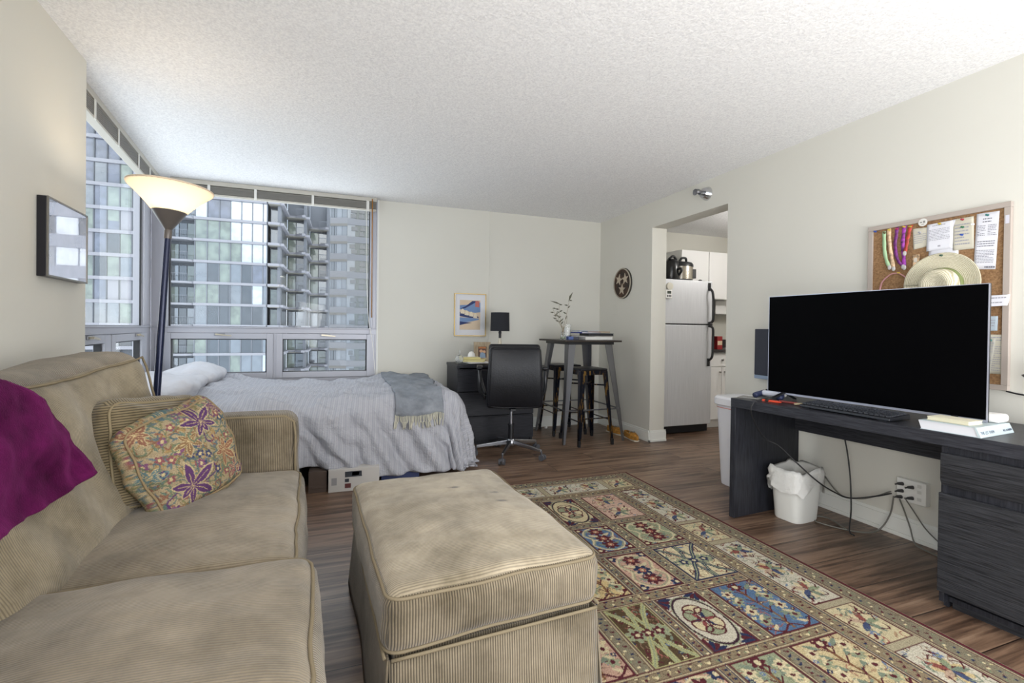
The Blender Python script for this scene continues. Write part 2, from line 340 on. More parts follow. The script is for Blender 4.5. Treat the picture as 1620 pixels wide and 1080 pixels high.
# ------------------------------------------------------------------ buildings outside
FM = mat('facade_metal', '666a72', .5, .2); FD = mat('dark_facade_metal', '50545b', .5, .1); CON = mat('pale_slab_edge', '85868e', .7); SOF = mat('concrete_soffit', '87857f', .9)
def pane_mat(name, c, refl, rough=.06):
    n = NT(name); f = n.noise(.9, 3); n.col(n.ramp(f, [(.35, [v*.75 for v in hexf(c)]), (.6, c)])); n.b.inputs['Roughness'].default_value = .3; n.b.inputs['Specular IOR Level'].default_value = .3
    gl = n.n('BsdfGlossy'); gl.inputs['Roughness'].default_value = rough; gl.inputs[0].default_value = (.95, .97, 1, 1)
    mx = n.n('MixShader'); mx.inputs[0].default_value = refl; n.l(n.b.outputs[0], mx.inputs[1]); n.l(gl.outputs[0], mx.inputs[2]); n.l(mx.outputs[0], n.o.inputs[0]); return n.m
PG = pane_mat('green_blind_pane', '6f796d', .10); PD = pane_mat('dark_room_pane', '2b2f34', .10); PS = pane_mat('sky_mirror_pane', '959ea7', .36); PM = pane_mat('grey_room_pane', '4c5055', .18); PV = pane_mat('violet_glass_pane', '575b6b', .11)
rnd = random.Random(5)
FL = [-9.1, -6.05, -3.0] + [1.1+3.05*i for i in range(6)]     # floor levels seen from this storey
def tower_bay(p, x0, x1, y, z, mats, h=2.75, name='window_pane'):
    k = len(mats); w = (x1-x0)/k
    for i, mm in enumerate(mats): M().box(x0+i*w+.06, x0+(i+1)*w-.06, y, y+.1, z+.15, z+.15+h-.2).build(name, mm, p)
def frame_grid(p, xs, y, zs, w=.12):
    m = M()
    for x in xs: m.box(x-w/2, x+w/2, y-.12, y+.12, zs[0], zs[-1])
    m.build('mullion_grid', FM, p)
t1 = thing('apartment_tower', 'glass apartment tower with pale slab edges straight outside the bed window', 'building', (0, 78, -22))
def rel(z): return z+22
xs = [-19.6, -18.1, -16.6, -15.2, -13.8, -12.4, -11.0, -10.46]
M().box(-19.7, -10.5, .3, 14, rel(-22), rel(20)).build('core', FD, t1)
sm = M()
for z in FL+[19.4]: sm.box(-19.7, -10.5, -.35, .4, rel(z)-.18, rel(z)+.18)
sm.build('slab_edge', CON, t1); frame_grid(t1, xs, 0, [rel(-12), rel(19.4)])
rows = {0: [PD, PM, PD, PD, PG, PM, PD], 1: [PM, PD, PD, PG, PM, PM, PS], 2: [PG, PD, PD, PM, PD, PD, PM], 3: [PM, PD, PD, PG, PD, PD, PM], 4: [PG, PG, PD, PM, PD, PS, PM], 5: [PM, PD, PG, PM, PD, PV, PV], 6: [PG, PG, PG, PG, PS, PS, PS], 7: [PG, PG, PG, PS, PS, PS, PS], 8: [PS, PV, PV, PS, PS, PS, PS]}
for i, z in enumerate(FL):
    for j, mm in enumerate(rows[i]): M().box(xs[j]+.05, xs[j+1]-.05, 0, .1, rel(z)+.18, rel(z)+2.87).build('window_pane', mm, t1)
bal = thing('balcony_stack', 'stack of recessed balconies behind the lamp pole outside the bed window', 'building', (0, 78, -22))
M().box(-23.2, -19.8, 1.6, 1.9, rel(-22), rel(19)).build('back_wall', FD, bal)
for i, z in enumerate(FL):
    M().prism([(-23.0, 1.6), (-23.0, -.7), (-20.4, -.7), (-19.75, -.1), (-19.75, 1.6)], rel(z)-.16, rel(z)+.12).build('balcony_slab', CON, bal)
    m = M().box(-22.95, -20.35, -.62, -.57, rel(z)+1.15, rel(z)+1.22)
    for k in range(10): m.box(-22.9+k*.28, -22.87+k*.28, -.61, -.58, rel(z)+.12, rel(z)+1.16)
    m.build('railing', FM, bal); tower_bay(bal, -22.9, -19.9, 1.45, rel(z), [PM if i % 2 else PG, PD, rnd.choice((PG, PM))], 2.5)
zz = thing('stepped_wing', 'stepped wing of corner balconies at the centre of the bed window view', 'building', (0, 78, -22))
FZ = mat('grey_balcony_wall', '666a72', .6)
for (x0, x1, y) in ((-10.3, -8.75, 0), (-8.75, -5.75, 8.4), (-5.75, -2.4, 17)):
    M().box(x0, x1, y+1.8, y+9.5, rel(-22), rel(24)).build('core', FZ, zz)
    M().box(x1-.35, x1+.04, y+.2, y+9.4, rel(-22), rel(24)).build('corner_column', FM, zz)
    for i, z in enumerate(FL+[19.4]):
        xb = x0+(x1-x0)*.52
        M().box(x0, x1 if x0 < -9 else xb+.1, y-.6 if x0 < -9 else y-.2, y+1.9, rel(z)-.18, rel(z)+.18).mt(1).box(x0+.02, x1, y-.5, y+1.9, rel(z)-.24, rel(z)-.17).build('balcony_slab', [CON, SOF], zz)
        if x0 > -9:
            M().prism([(xb, y+1.9), (xb, y-.6), (x1-.5, y-1.5), (x1, y-1.5), (x1, y+1.9)], rel(z)-.18, rel(z)+.18).build('balcony_slab', CON, zz)
            m = M().box(xb, x1, y-1.45, y-1.4, rel(z)+1.1, rel(z)+1.2)
            for k in range(8): m.box(xb+(x1-xb)*k/8, xb+(x1-xb)*k/8+.04, y-1.44, y-1.41, rel(z)+.1, rel(z)+1.15)
            m.build('railing', FM, zz)
        if x1 < -3: M().prism([(x1-.2, y-.3), (x1+.55, y-.3), (x1+.55, y+7.6), (x1-.2, y+7.6)], rel(z)-.18, rel(z)+.18).build('side_slab', CON, zz); M().box(x1+.05, x1+.10, y+2.2, y+7.4, rel(z)+.2, rel(z)+2.7).build('side_glazing', PM, zz)
        if i < 9: tower_bay(zz, x0+.1, x1-.35, y+1.5, rel(z), ([rnd.choice((PG, PM))] if x0 < -9 else [rnd.choice((PG, PG, PM)), rnd.choice((PD, PM, PG))]), 2.6)
t2 = thing('office_tower', 'white banded office tower at the right edge of the bed window view', 'building', (1.06, 112, -40))
def band_mat(name, glassc, refl, cell):
    n = NT(name); co = n.co('Object', cell); b = n.n('TexBrick'); b.offset = 0; b.inputs['Scale'].default_value = 1; b.inputs['Brick Width'].default_value = 1; b.inputs['Row Height'].default_value = 1; b.inputs['Mortar Size'].default_value = .035
    b.inputs['Color1'].default_value = c4(glassc); b.inputs['Color2'].default_value = c4([v*.86 for v in hexf(glassc)]); b.inputs['Mortar'].default_value = c4('8d9196')
    n.l(co, b.inputs['Vector']); n.l(b.outputs[0], n.b.inputs['Base Color']); n.b.inputs['Roughness'].default_value = .08; n.b.inputs['Metallic'].default_value = refl; return n.m
BW = band_mat('bright_strip_glass', 'dfe4ea', .7, (.9, .9, .62)); BG = band_mat('grey_strip_glass', '6c706e', .2, (.62, .62, .62))
BC = mat('pale_spandrel', '86878c', .6); BC2 = mat('grey_spandrel', '7a7875', .6)
q0, q1, q2 = (-4.6, 1.9), (0, 0), (6.5, .3)
M().prism([q0, q1, q2, (6.5, 9), (-4.6, 9)], 20, 68).mt(0).build('glazing', BW, t2)
M().prism([(0, -.02), (6.5, .27), (6.5, 1)], 20, 68).build('side_glazing', BG, t2)
for k in range(12):
    z = 40+1.1+4.0*(k-3)-.9
    M().prism([(-4.6, 1.75), (0, -.16), (0, 1), (-4.6, 3)], z, z+1.5).mt(1).prism([(-4.6, 1.72), (0, -.19), (0, 1), (-4.6, 3)], z-.35, z+.2).build('spandrel_band', [BC, BC2], t2)
    M().prism([(0, -.16), (6.5, .1), (6.5, 1), (0, 1)], z, z+1.35).build('side_band', BC, t2)
    m = M()
    if k % 1 == 0:
        for j in range(3):
            for q in range(2):
                if rnd.random() < .85: x = .5+j*1.9+rnd.random()*.4; m.box(x, x+.9+rnd.random()*.5, -.12+x*.045-.05, .1+x*.045, z+1.55+q*1.15, z+2.45+q*1.15)
    m.build('dark_window', PD, t2)
t3 = thing('banded_tower', 'grey apartment slab filling the view through the left window', 'building', (-31, 76, -22))
M().box(-9, 7.6, .4, 12, 0, 74).build('core', FD, t3)
sm = M()
FL3 = [z-22-.0 for z in ()]+[1.1+22+3.05*i-9.15 for i in range(19)]
for z in FL3: sm.box(-9, 7.7, -.3, .5, z-.22, z+.22)
sm.build('slab_edge', CON, t3)
m = M()
for j in range(13): m.box(-9+j*1.38-.06, -9+j*1.38+.06, -.1, .3, 0, 72)
m.build('mullion_grid', FD, t3)
n3 = 0
for i, z in enumerate(FL3[2:10]):
    for j in range(12):
        M().box(-9+j*1.38+.06, -9+(j+1)*1.38-.06, 0, .3, z+.22, z+2.83).build('window_pane', rnd.choice((PG, PM, PV, PV, PM, PD, PG)), t3)
        if rnd.random() < .35 and n3 < 30: n3 += 1; M().box(-9+j*1.38+.1, -9+(j+1)*1.38-.1, -.03, 0, z+.22+(0 if rnd.random() < .4 else 1.2), z+2.83).build('roller_shade', PG if rnd.random() < .6 else CON, t3)

M().mt(0).box(-9, 7.5, .1, .4, FL3[10], 72).build('upper_glazing', PV, t3)
t4 = thing('strip_window_block', 'banded office block east of the tower seen mirrored in the left wall picture', 'building', (34, 84, -22))
M().box(-22, 30, .3, 14, 0, 66).build('core', FD, t4)
m = M()
for k in range(15): m.box(-22, 30, -.2, .3, k*4.1+.6, k*4.1+2.3)
m.build('spandrel_band', BC, t4)
m = M()
for k in range(22): m.box(-22+k*2.4, -21.9+k*2.4, -.05, .3, 0, 64)
m.build('mullion_grid', FM, t4)
for k in range(6, 11):
    for j in range(12): M().box(-22+j*2.4+.1, -19.6+j*2.4, .1, .3, k*4.1+2.3, k*4.1+4.7).build('window_pane', rnd.choice((PS, PD, PV, PM)), t4)
# ------------------------------------------------------------------ soft furnishings
def cord(name, axis, base='a39579', pitch=.0075, dark=.60, b=.45):
    n = NT(name); s = n.n('SeparateXYZ'); n.l(n.co('Object'), s.inputs[0])
    wob = n.math('MULTIPLY', n.noise(3.0, 2), .012)
    w = n.math('SINE', n.math('MULTIPLY', n.math('ADD', s.outputs[axis], wob), 2*PI/pitch)); w = n.math('ADD', n.math('MULTIPLY', w, .5), .5)
    k = hexf(base); c = n.ramp(w, [(.1, [v*dark for v in k]), (.6, k)])
    c = n.mix(1.0, c, n.ramp(n.noise(5, 5, .65), [(.32, (.70, .69, .66)), (.66, (1, 1, 1))]), 'MULTIPLY')
    n.col(c); n.b.inputs['Roughness'].default_value = .95; n.b.inputs['Specular IOR Level'].default_value = .1; n.b.inputs['Sheen Weight'].default_value = .25
    n.bump(w, b, .004); n.bump(n.noise(14, 4), .35, .012); return n.m
TANB = '978a75'
CX, CY, CZ = cord('corduroy_ribs_across', 'X', TANB), cord('corduroy_ribs_along', 'Y', TANB), cord('corduroy_ribs_level', 'Z', TANB)
CBK = cord('corduroy_back_face', 'Y', 'a89b82', .006, .80, .25)
CS = cord('corduroy_seat_top', 'Y', TANB, .0075, .84, .22)
WELT = mat('corduroy_welt', '857963', .9, spec=.1, bump=.5, bscale=500)
def rbox(hx, hy, hz, r, n=(16, 16, 8), puff=(0, 0, 0), deform=None, mi=(0, 1, 2)):
    # rounded, puffed block; material index by the axis the face looks along (x, y, z)
    m = M(); idx = {}
    def ticks(h, k):
        e = max(0, h-r); t = [-h+r*(1-math.cos(a*PI/8)) for a in range(4)]; t = [-h+(r)*x for x in ((0, .12, .4, .75) if k < 60 else [(i/18)**1.2 for i in range(18)])]
        mid = [-e+2*e*i/k for i in range(k+1)]; return t+mid+[-x for x in t[::-1]]
    T = [ticks(hx, n[0]), ticks(hy, n[1]), ticks(hz, n[2])]; Hh = (hx, hy, hz)
    def vert(p):
        key = tuple(round(a, 6) for a in p)
        if key in idx: return idx[key]
        c = [max(-(h-r), min(h-r, a)) for a, h in zip(p, Hh)]; d = Vector([a-b for a, b in zip(p, c)]); q = Vector(c)
        if d.length > 1e-9: q += d.normalized()*r
        f = [1-min(1, abs(a)/h)**2.2 for a, h in zip(p, Hh)]
        o = Vector((math.copysign(puff[0]*f[1]*f[2], p[0])*(abs(p[0])/hx)**2, math.copysign(puff[1]*f[0]*f[2], p[1])*(abs(p[1])/hy)**2, math.copysign(puff[2]*f[0]*f[1], p[2])*(abs(p[2])/hz)**2))
        q += o
        if deform: q = deform(q)
        idx[key] = len(m.v); m.v.append(tuple(q)); return idx[key]
    for ax in range(3):
        u, v = [(1, 2), (2, 0), (0, 1)][ax]
        for sg in (-1, 1):
            for i in range(len(T[u])-1):
                for j in range(len(T[v])-1):
                    q = []
                    for a, b in ((i, j), (i+1, j), (i+1, j+1), (i, j+1)):
                        p = [0, 0, 0]; p[ax] = sg*Hh[ax]; p[u] = T[u][a]; p[v] = T[v][b]; q.append(vert(p))
                    if sg < 0: q.reverse()
                    if len(set(q)) == 4: m.f.append(tuple(q)); m.mi.append(mi[ax])
    return m
def loop(hx, hy, z, r, n=6, deform=None, fn=None):
    pts = []
    for cx, cy, a0 in ((hx-r, hy-r, 0), (-hx+r, hy-r, PI/2), (-hx+r, -hy+r, PI), (hx-r, -hy+r, 1.5*PI)):
        for i in range(n+1): a = a0+PI/2*i/n; pts.append(Vector((cx+r*math.cos(a), cy+r*math.sin(a), z)))
    out = []
    for a, b in zip(pts, pts[1:]+pts[:1]):
        k = max(1, int((b-a).length/.05)); out += [a.lerp(b, i/k) for i in range(k)]
    if fn: out = [fn(p) for p in out]
    return [deform(p) for p in out] if deform else out

# sofa: local x = 0 at the front edge of the seat, negative towards the wall; y along it, 0 between the two seat cushions
sofa = thing('sofa', 'tan corduroy two-seat sofa with loose cushions along the left wall', 'sofa', (-.105, 1.49, 0), R(3.2))
m = M().mt(0).box(-.97, -.06, -1.06, .97, .03, .27); m.build('base', [CY], sofa, bevel=.02)
rbox(.11, .52, .40, .06, (4, 10, 8), (.0, .0, .02)).build('backrest_frame', [CY, CX, CX], sofa, smooth=True, loc=(-.93, .45, .44))
rbox(.11, .56, .40, .06, (4, 10, 8)).build('backrest_frame', [CY, CX, CX], sofa, smooth=True, loc=(-.93, -.58, .44))
def armd(q): return Vector((q.x+.01*fbm(q.y*3, q.z*5, 2), q.y, q.z+(.012*(q.x) if q.z > 0 else 0)))
for yc, nm in ((1.085, 'armrest'), (-1.19, 'armrest')):
    a = rbox(.46, .10, .345, .055, (18, 4, 14), (.015, .012, .01), armd).build(nm, [CY, CX, CX], sofa, smooth=True, loc=(-.50, yc, .375))
    for s in (-1, 1): M().tube([(x, y, z) for x, y, z in [(.457, s*.092, -.33), (.457, s*.092, .25), (.45, s*.085, .315), (.41, s*.075, .342), (.2, s*.072, .346), (-.35, s*.072, .34)]], .006, 6).build('welt', WELT, a, smooth=True)
for sx, sy in ((-.9, -1.0), (-.9, .95), (-.12, -1.0), (-.12, .95)): M().cyl((sx, sy, 0), (sx, sy, .035), .025, .03).build('foot', BLACK, sofa)
def seat(name, yc, hy, xf, zc, hz, sd, puff=.035):
    hx = .335; cx = xf-hx
    def df(q):
        w = .012*fbm(q.x*2.2, q.y*2.2, sd)*min(1, .4+q.z*5)+.004*fbm(q.x*3, q.y*14, sd+3)*(1 if q.x > .15 else .3)
        fr = max(0, (q.x-.2)/.14); return Vector((q.x+.008*fbm(q.y*5, q.z*9, sd), q.y+.006*fbm(q.x*4, q.z*6, sd+1), q.z+w-.012*fr*fr+.0))
    o = rbox(hx, hy, hz, .045, (26, 30, 6), (.02, .004, puff), df).build(name, [CY, CX, CS], sofa, smooth=True, loc=(cx, yc, zc))
    for s, zz in ((1, hz-.006), (-1, -hz+.006)):
        M().tube(loop(hx-.011, hy-.012, zz-.004, .05, 6, lambda p: df(p)+Vector((0, 0, 0))),   .0048, 6, True).build('welt', WELT, o, smooth=True)
seat('seat_cushion', .475, .487, -.005, .385, .095, 1)
seat('seat_cushion', -.50, .487, .04, .400, .105, 7, .04)
def backc(name, yc, hy, sd, lift, bow):
    # profile leans back; local z up, x towards the room
    def df(q):
        t = (q.z+.3)/.6; far = max(0, (q.y/hy))
        x = q.x-.13*t+bow*far**2+.012*fbm(q.y*3, q.z*4, sd)+.010*math.sin(q.y*26+q.z*9+2*fbm(q.y*2, q.z, sd))*max(0, .8-abs(t-.55)*1.3)*(1 if q.x > 0 else 0)
        x += .05*math.exp(-((t-.18)/.2)**2)*(1 if q.x > 0 else .2)
        return Vector((x, q.y+.012*fbm(q.x*5, q.z*5, sd+5), q.z+(lift*far**1.5+.012*fbm(q.y*4, q.x*4, sd+9))*max(0, t)))
    o = rbox(.115, hy, .29, .07, (5, 30, 22), (.03, .015, .02), df).build(name, [CBK, CX, CY], sofa, smooth=True, loc=(-.705, yc, .695))
    pts = [Vector((.105, y, .262)) for y in np.linspace(-hy+.03, hy-.03, 24)]+[Vector((.10, hy-.012, z)) for z in np.linspace(.22, -.25, 12)]
    M().tube([df(p)+Vector((.006, 0, .004)) for p in pts], .0045, 6).build('welt', WELT, o, smooth=True); return df
backc('back_cushion', .395, .57, 3, .06, .10)
bdf = backc('back_cushion', -.63, .44, 11, .0, .0)

# maroon throw lying over the near back cushion
def fleece():
    n = NT('maroon_fleece'); f = n.noise(9, 5, .6); n.col(n.ramp(f, [(.3, '2c0820'), (.52, '4a1039'), (.72, '63194e')])); n.b.inputs['Roughness'].default_value = 1; n.b.inputs['Sheen Weight'].default_value = .35; n.b.inputs['Sheen Tint'].default_value = c4('a04a88')
    n.b.inputs['Specular IOR Level'].default_value = .05; n.bump(n.noise(240, 2), .5, .004); n.bump(f, .3, .01); return n.m
thr = thing('throw_blanket', 'maroon fleece blanket draped over the sofa back', 'blanket', (-.105, 1.49, 0), R(3.2))
def thr_pt(u, v):          # u along the sofa, v from behind the top, over it and down the front
    s = v*.66-.18
    if s < 0: x, z = -.745+s*.9, 1.005+s*.25
    else:
        z = 1.005-.03*min(1, s/.06)**2-max(0, s-.04)*(.66+.08*max(0, -u+.8)); t = (z-.405)/.6
        x = -.59-.13*t+.05*math.exp(-((t-.18)/.2)**2)-.055*(1-min(1, s/.08))**2+.016
    zc = min(1, max(0, (1.0-z)/.36)); edge = .03+.295*math.sin(min(1, zc*1.15)*1.55)**.62-.06*max(0, zc-.8)/.2
    y = -1.22+(edge+1.22)*u
    f = .022*fbm(y*3.2, s*2.0, 4, 1.6, 4)+.022*math.sin(y*11+s*9+3*fbm(y*2, s*2, 1))*min(1, max(0, s)*3)
    return (x+f+.044, y, z+.012+.3*f*(1 if s < .1 else 0)-.02*v*math.sin(y*7+1)*zc)
thm = M().grid(thr_pt, 80, 70); o = thm.build('cloth', fleece(), thr, smooth=True, solid=.012)

# cushions on the sofa
def euler3(a, b, c): return (Matrix.Rotation(a, 4, 'Z') @ Matrix.Rotation(b, 4, 'X') @ Matrix.Rotation(c, 4, 'Y')).to_euler()
def cush(name, label, mats, h, t, loc, rot, sd, amp, welt, r=.05, puff=.05, nn=30):
    def df(q):
        s = 1-.06*(abs(q.x*q.z)/(h*h)); k = .02*fbm(q.x*4, q.z*4, sd)+amp*math.sin(q.x*22+q.z*31+4*fbm(q.x*3, q.z*3, sd))*.4*abs(fbm(q.x*2, q.z*2, sd+4))
        return Vector((q.x*s+amp*.8*fbm(q.z*5, q.y*4, sd), q.y+(k if abs(q.y) > t*.5 else k*.3), q.z*s-.02*(1-(q.x/h)**2)*max(0, q.z/h)+amp*.8*fbm(q.x*5, q.y*4, sd+2)))
    o = rbox(h, t, h, r, (nn, 5, nn), (.012, puff, .012), df).build(name, mats, None, smooth=True, loc=loc); o.rotation_euler = rot; tag(o, label, 'cushion')
    for s in (-1, 1): M().tube([df(Vector((p.x, s*(t-.012), p.y))) for p in loop(h-.013, h-.013, 0, .05, 6)], .0045, 6, True).build('welt', welt, o, smooth=True)
    return o
cush('throw_pillow', 'brown ribbed corduroy cushion leaning behind the floral one on the sofa', [cord('brown_cord_x', 'Z', '94866a', .009), cord('brown_cord_y', 'Z', '94866a', .009), cord('brown_cord_z', 'X', '94866a', .009)], .205, .062, (-.665, 2.12, .685), euler3(R(60), R(-10), R(4)), 21, .014, mat('brown_welt', '84775c', .9))
CV = Canvas(-.25, .25, -.25, .25, .0025, 'ad9c7b'); r2 = random.Random(3)
for k in range(950):
    x, y = r2.uniform(-.25, .25), r2.uniform(-.25, .25); a = r2.uniform(0, 6.3); CV.leaf(x, y, .022+.02*r2.random(), .007, a, r2.choice(('5f7a6e', '5b6e7c', '7d7b55', 'a98a58', '8b5f4c')))
for k in range(150):
    x, y = r2.uniform(-.24, .24), r2.uniform(-.24, .24); a = r2.uniform(0, 6.3); CV.curve([(x+.012*i*math.cos(a+i*.5), y+.012*i*math.sin(a+i*.5)) for i in range(6)], .0035, r2.choice(('53696e', '68785f', '7b6b4a')))
for k in range(70):
    x, y = r2.uniform(-.23, .23), r2.uniform(-.23, .23); CV.flower(x, y, .016, 5, r2.choice(('2f3a66', '7b4a74', '8a4b55')), 'd8c490', r2.random())
def iris(x, y, s, a, c, c2):
    s *= .88
    for k in range(6): q = a+k*1.047+.5; CV.curve([(x+s*.5*math.cos(q), y+s*.5*math.sin(q)), (x+s*.95*math.cos(q+.2), y+s*.95*math.sin(q+.2)), (x+s*1.05*math.cos(q+.55), y+s*1.05*math.sin(q+.55)), (x+s*.8*math.cos(q+.6), y+s*.8*math.sin(q+.6))], .005, ('53696e', '68785f', c)[k % 3])
    for k, (l, w) in enumerate(((1, .34), (.95, .3), (.95, .3), (.72, .26), (.72, .26), (.55, .2))):
        q = a+(0, 1.15, -1.15, 2.3, -2.3, 3.14)[k]; CV.leaf(x, y, s*l*1.1, s*w*1.3, q, 'c9b68a'); CV.leaf(x, y, s*l, s*w, q, c); CV.line([(x, y), (x+s*.7*l*math.cos(q), y+s*.7*l*math.sin(q))], .002, c2)
for x, y, s, a, c, c2 in ((.20, .02, .06, 2, '7b4a74', 'cbb487'), (-.02, .05, .06, 4.4, '8b6a4a', 'd8c08c'), (-.12, -.22, .05, 1, '5e6f88', 'd4c190'), (.12, -.14, .05, 3.6, '8a4b55', 'd4c190'), (-.07, -.10, .105, .4, '553069', 'c8ae80'), (.06, .09, .09, 1.7, '4d2b66', 'c8ae80'), (-.14, .15, .08, 2.6, '8c5b4a', 'd8c08c'), (.10, -.05, .075, -.9, '96624c', 'd8c08c'), (.17, .12, .07, .6, '6a3b6b', 'cbb487'), (-.17, .0, .05, 3.0, '5e8088', 'd4c190'), (.01, -.2, .07, -1.6, '7a4f4c', 'd4c190'), (.19, -.15, .08, 2.2, '54316a', 'c8ae80'), (-.01, .2, .06, 1, '4f6f78', 'd4c190'), (-.2, -.18, .07, 4, '6b3a66', 'cbb487')): iris(x, y, s, a, c, c2)
FLOR = woven('floral_tapestry', .95, .5, 420, .002, .25)
fc = cush('throw_pillow', 'square floral tapestry cushion with purple flowers propped on the sofa seat', FLOR, .195, .05, (-.555, 2.06, .665), euler3(R(52), R(-16), R(-17)), 5, .030, mat('tapestry_welt', '857355', .9), nn=120)
co = np.array([v.co for v in fc.data.vertices]); back = np.clip(co[:, 1]+.045, 0, None)       # the print runs on round the gusset
uu, vv = [co[:, i]+np.sign(co[:, i])*back*np.clip((np.abs(co[:, i])-.13)/.05, 0, 1) for i in (0, 2)]
uu, vv = [np.where(np.abs(q) > .25, np.sign(q)*.5-q, q) for q in (uu, vv)]
pc = CV.at(uu, vv); paint(fc, pc*.80+.20*np.array([.58, .52, .43]))

# ottoman
ott = thing('ottoman', 'tan corduroy ottoman with skirted base and stained top in front of the sofa', 'ottoman', (.415, 1.74, .012), R(3.5))
def stain():
    m = cord('corduroy_stained_top', 'Y', 'b6a992', .0075, .82, .22); t = m.node_tree; b = t.nodes['Principled BSDF']; src = b.inputs['Base Color'].links[0].from_socket
    q = NT.__new__(NT); q.m = m; q.t = t; q.b = b; last = src
    for x, y, rx, ry in ((.175, -.04, .045, .024), (.185, .075, .034, .019), (.045, .17, .045, .024)):
        mp = q.n('Mapping'); mp.inputs['Location'].default_value = (-x/rx, -y/ry, 0); mp.inputs['Scale'].default_value = (1/rx, 1/ry, 0); q.l(q.n('TexCoord').outputs['Object'], mp.inputs[0])
        ln = q.n('VectorMath', operation='LENGTH'); q.l(mp.outputs[0], ln.inputs[0])
        last = q.mix(1.0, last, q.ramp(q.math('ADD', ln.outputs['Value'], q.math('MULTIPLY', q.noise(40, 2), .6)), [(.55, (.66, .66, .68)), (1.35, (1, 1, 1))]), 'MULTIPLY')
    q.l(last, b.inputs['Base Color']); return m
def ott_d(q): return Vector((q.x+.006*fbm(q.y*4, q.z*7, 1), q.y+.006*fbm(q.x*4, q.z*7, 2), q.z+(.010*fbm(q.x*3, q.y*3, 5) if q.z > 0 else .012*math.sin(q.x*4+1)*(-q.z/.09))))
oc = rbox(.335, .485, .088, .05, (26, 34, 6), (.012, .012, .03), ott_d).build('seat_cushion', [CY, CX, stain()], ott, smooth=True, loc=(0, 0, .36))
for zz in (.068, -.072): M().tube([ott_d(p) for p in loop(.328, .478, zz, .05)],   .005, 6, True).build('welt', WELT, oc, smooth=True)
hx, hy = .325, .475
M().box(-hx+.02, hx-.02, -hy+.02, hy-.02, .03, .27).build('base', [CX], ott)
for nm, a, b in (('front', (-hx, -hy), (hx, -hy)), ('right', (hx, -hy), (hx, hy)), ('back', (hx, hy), (-hx, hy)), ('left', (-hx, hy), (-hx, -hy))):
    a, b = Vector((*a, 0)), Vector((*b, 0)); d = (b-a).normalized(); nn = Vector((d.y, -d.x, 0)); L = (b-a).length
    def sk(u, v):
        s = .006+u*(L-.012); fl = .02*(1-v)+.006*math.sin(u*9+1)*(1-v); return a+d*s+nn*(fl-.004)+Vector((0, 0, .006+v*.262))
    M().grid(sk, 24, 6).build('skirt_panel', CX if nm in ('front', 'back') else CY, ott, smooth=True, solid=.006)
    M().tube([a+d*(.01+i*(L-.02)/12)+nn*.006+Vector((0, 0, .272)) for i in range(13)], .005, 6).build('welt', WELT, ott, smooth=True)
for sx in (-1, 1):
    for sy in (-1, 1): M().cyl((sx*.27, sy*.42, 0), (sx*.27, sy*.42, .05), .02).build('foot', BLACK, ott)

# rug: 1.83 x 2.74 m panelled garden carpet
rx0, rx1, ry0, ry1 = .335, 2.165, .485, 3.225
CR = Canvas(rx0, rx1, ry0, ry1, .0042, 'a79d82'); r3 = random.Random(11)
MAR, NAV, GRN, CRM, BEI, BRN, PNK, BLU, TEA = '57262d', '2b3350', '93997c', 'cdbf9b', 'b0a186', '54432f', 'bd9a86', '56708f', '7c8775'
def small(x, y, s=.011):
    CR.flower(x, y, s, r3.choice((4, 5)), r3.choice((MAR, NAV, '6d7c9a', MAR, 'd9cb9f')), r3.choice(('cdbf97', '9aa382')), r3.random())
def guard(x0, x1, y0, y1):        # sash of running vine between the panels
    CR.rect(x0, x1, y0, y1, r3.choice(('83745d', '8a7b63', '837a66'))); ver = (y1-y0) > (x1-x0); L = (y1-y0) if ver else (x1-x0); n = max(1, int(L/.021)); w = (x1-x0) if ver else (y1-y0)
    for k in range(n):
        c = (k+.5)*L/n; o = (.16 if k % 2 else -.16)*w
        x, y = ((x0+x1)/2+o, y0+c) if ver else (x0+c, (y0+y1)/2+o)
        CR.leaf(x, y, .022, .008, (PI/2 if ver else 0)+(.9 if k % 2 else -.9), r3.choice((MAR, '5c3038', TEA, NAV))); CR.ell(x-.4*o, y+.006, .006, .006, r3.choice((NAV, MAR, 'd8caa2')))
        CR.leaf(x, y, .018, .006, (PI/2 if ver else 0)+(-2.2 if k % 2 else 2.2), r3.choice(('7f8d6c', 'c9ba8e', '6a5a48')))
    for t_, c_ in ((.0, r3.choice((MAR, '5d4a40'))), (.007, 'bfb190'), (.0115, r3.choice((NAV, MAR, '6d5a48')))): CR.frame(x0+t_, x1-t_, y0+t_, y1-t_, .0042, c_)
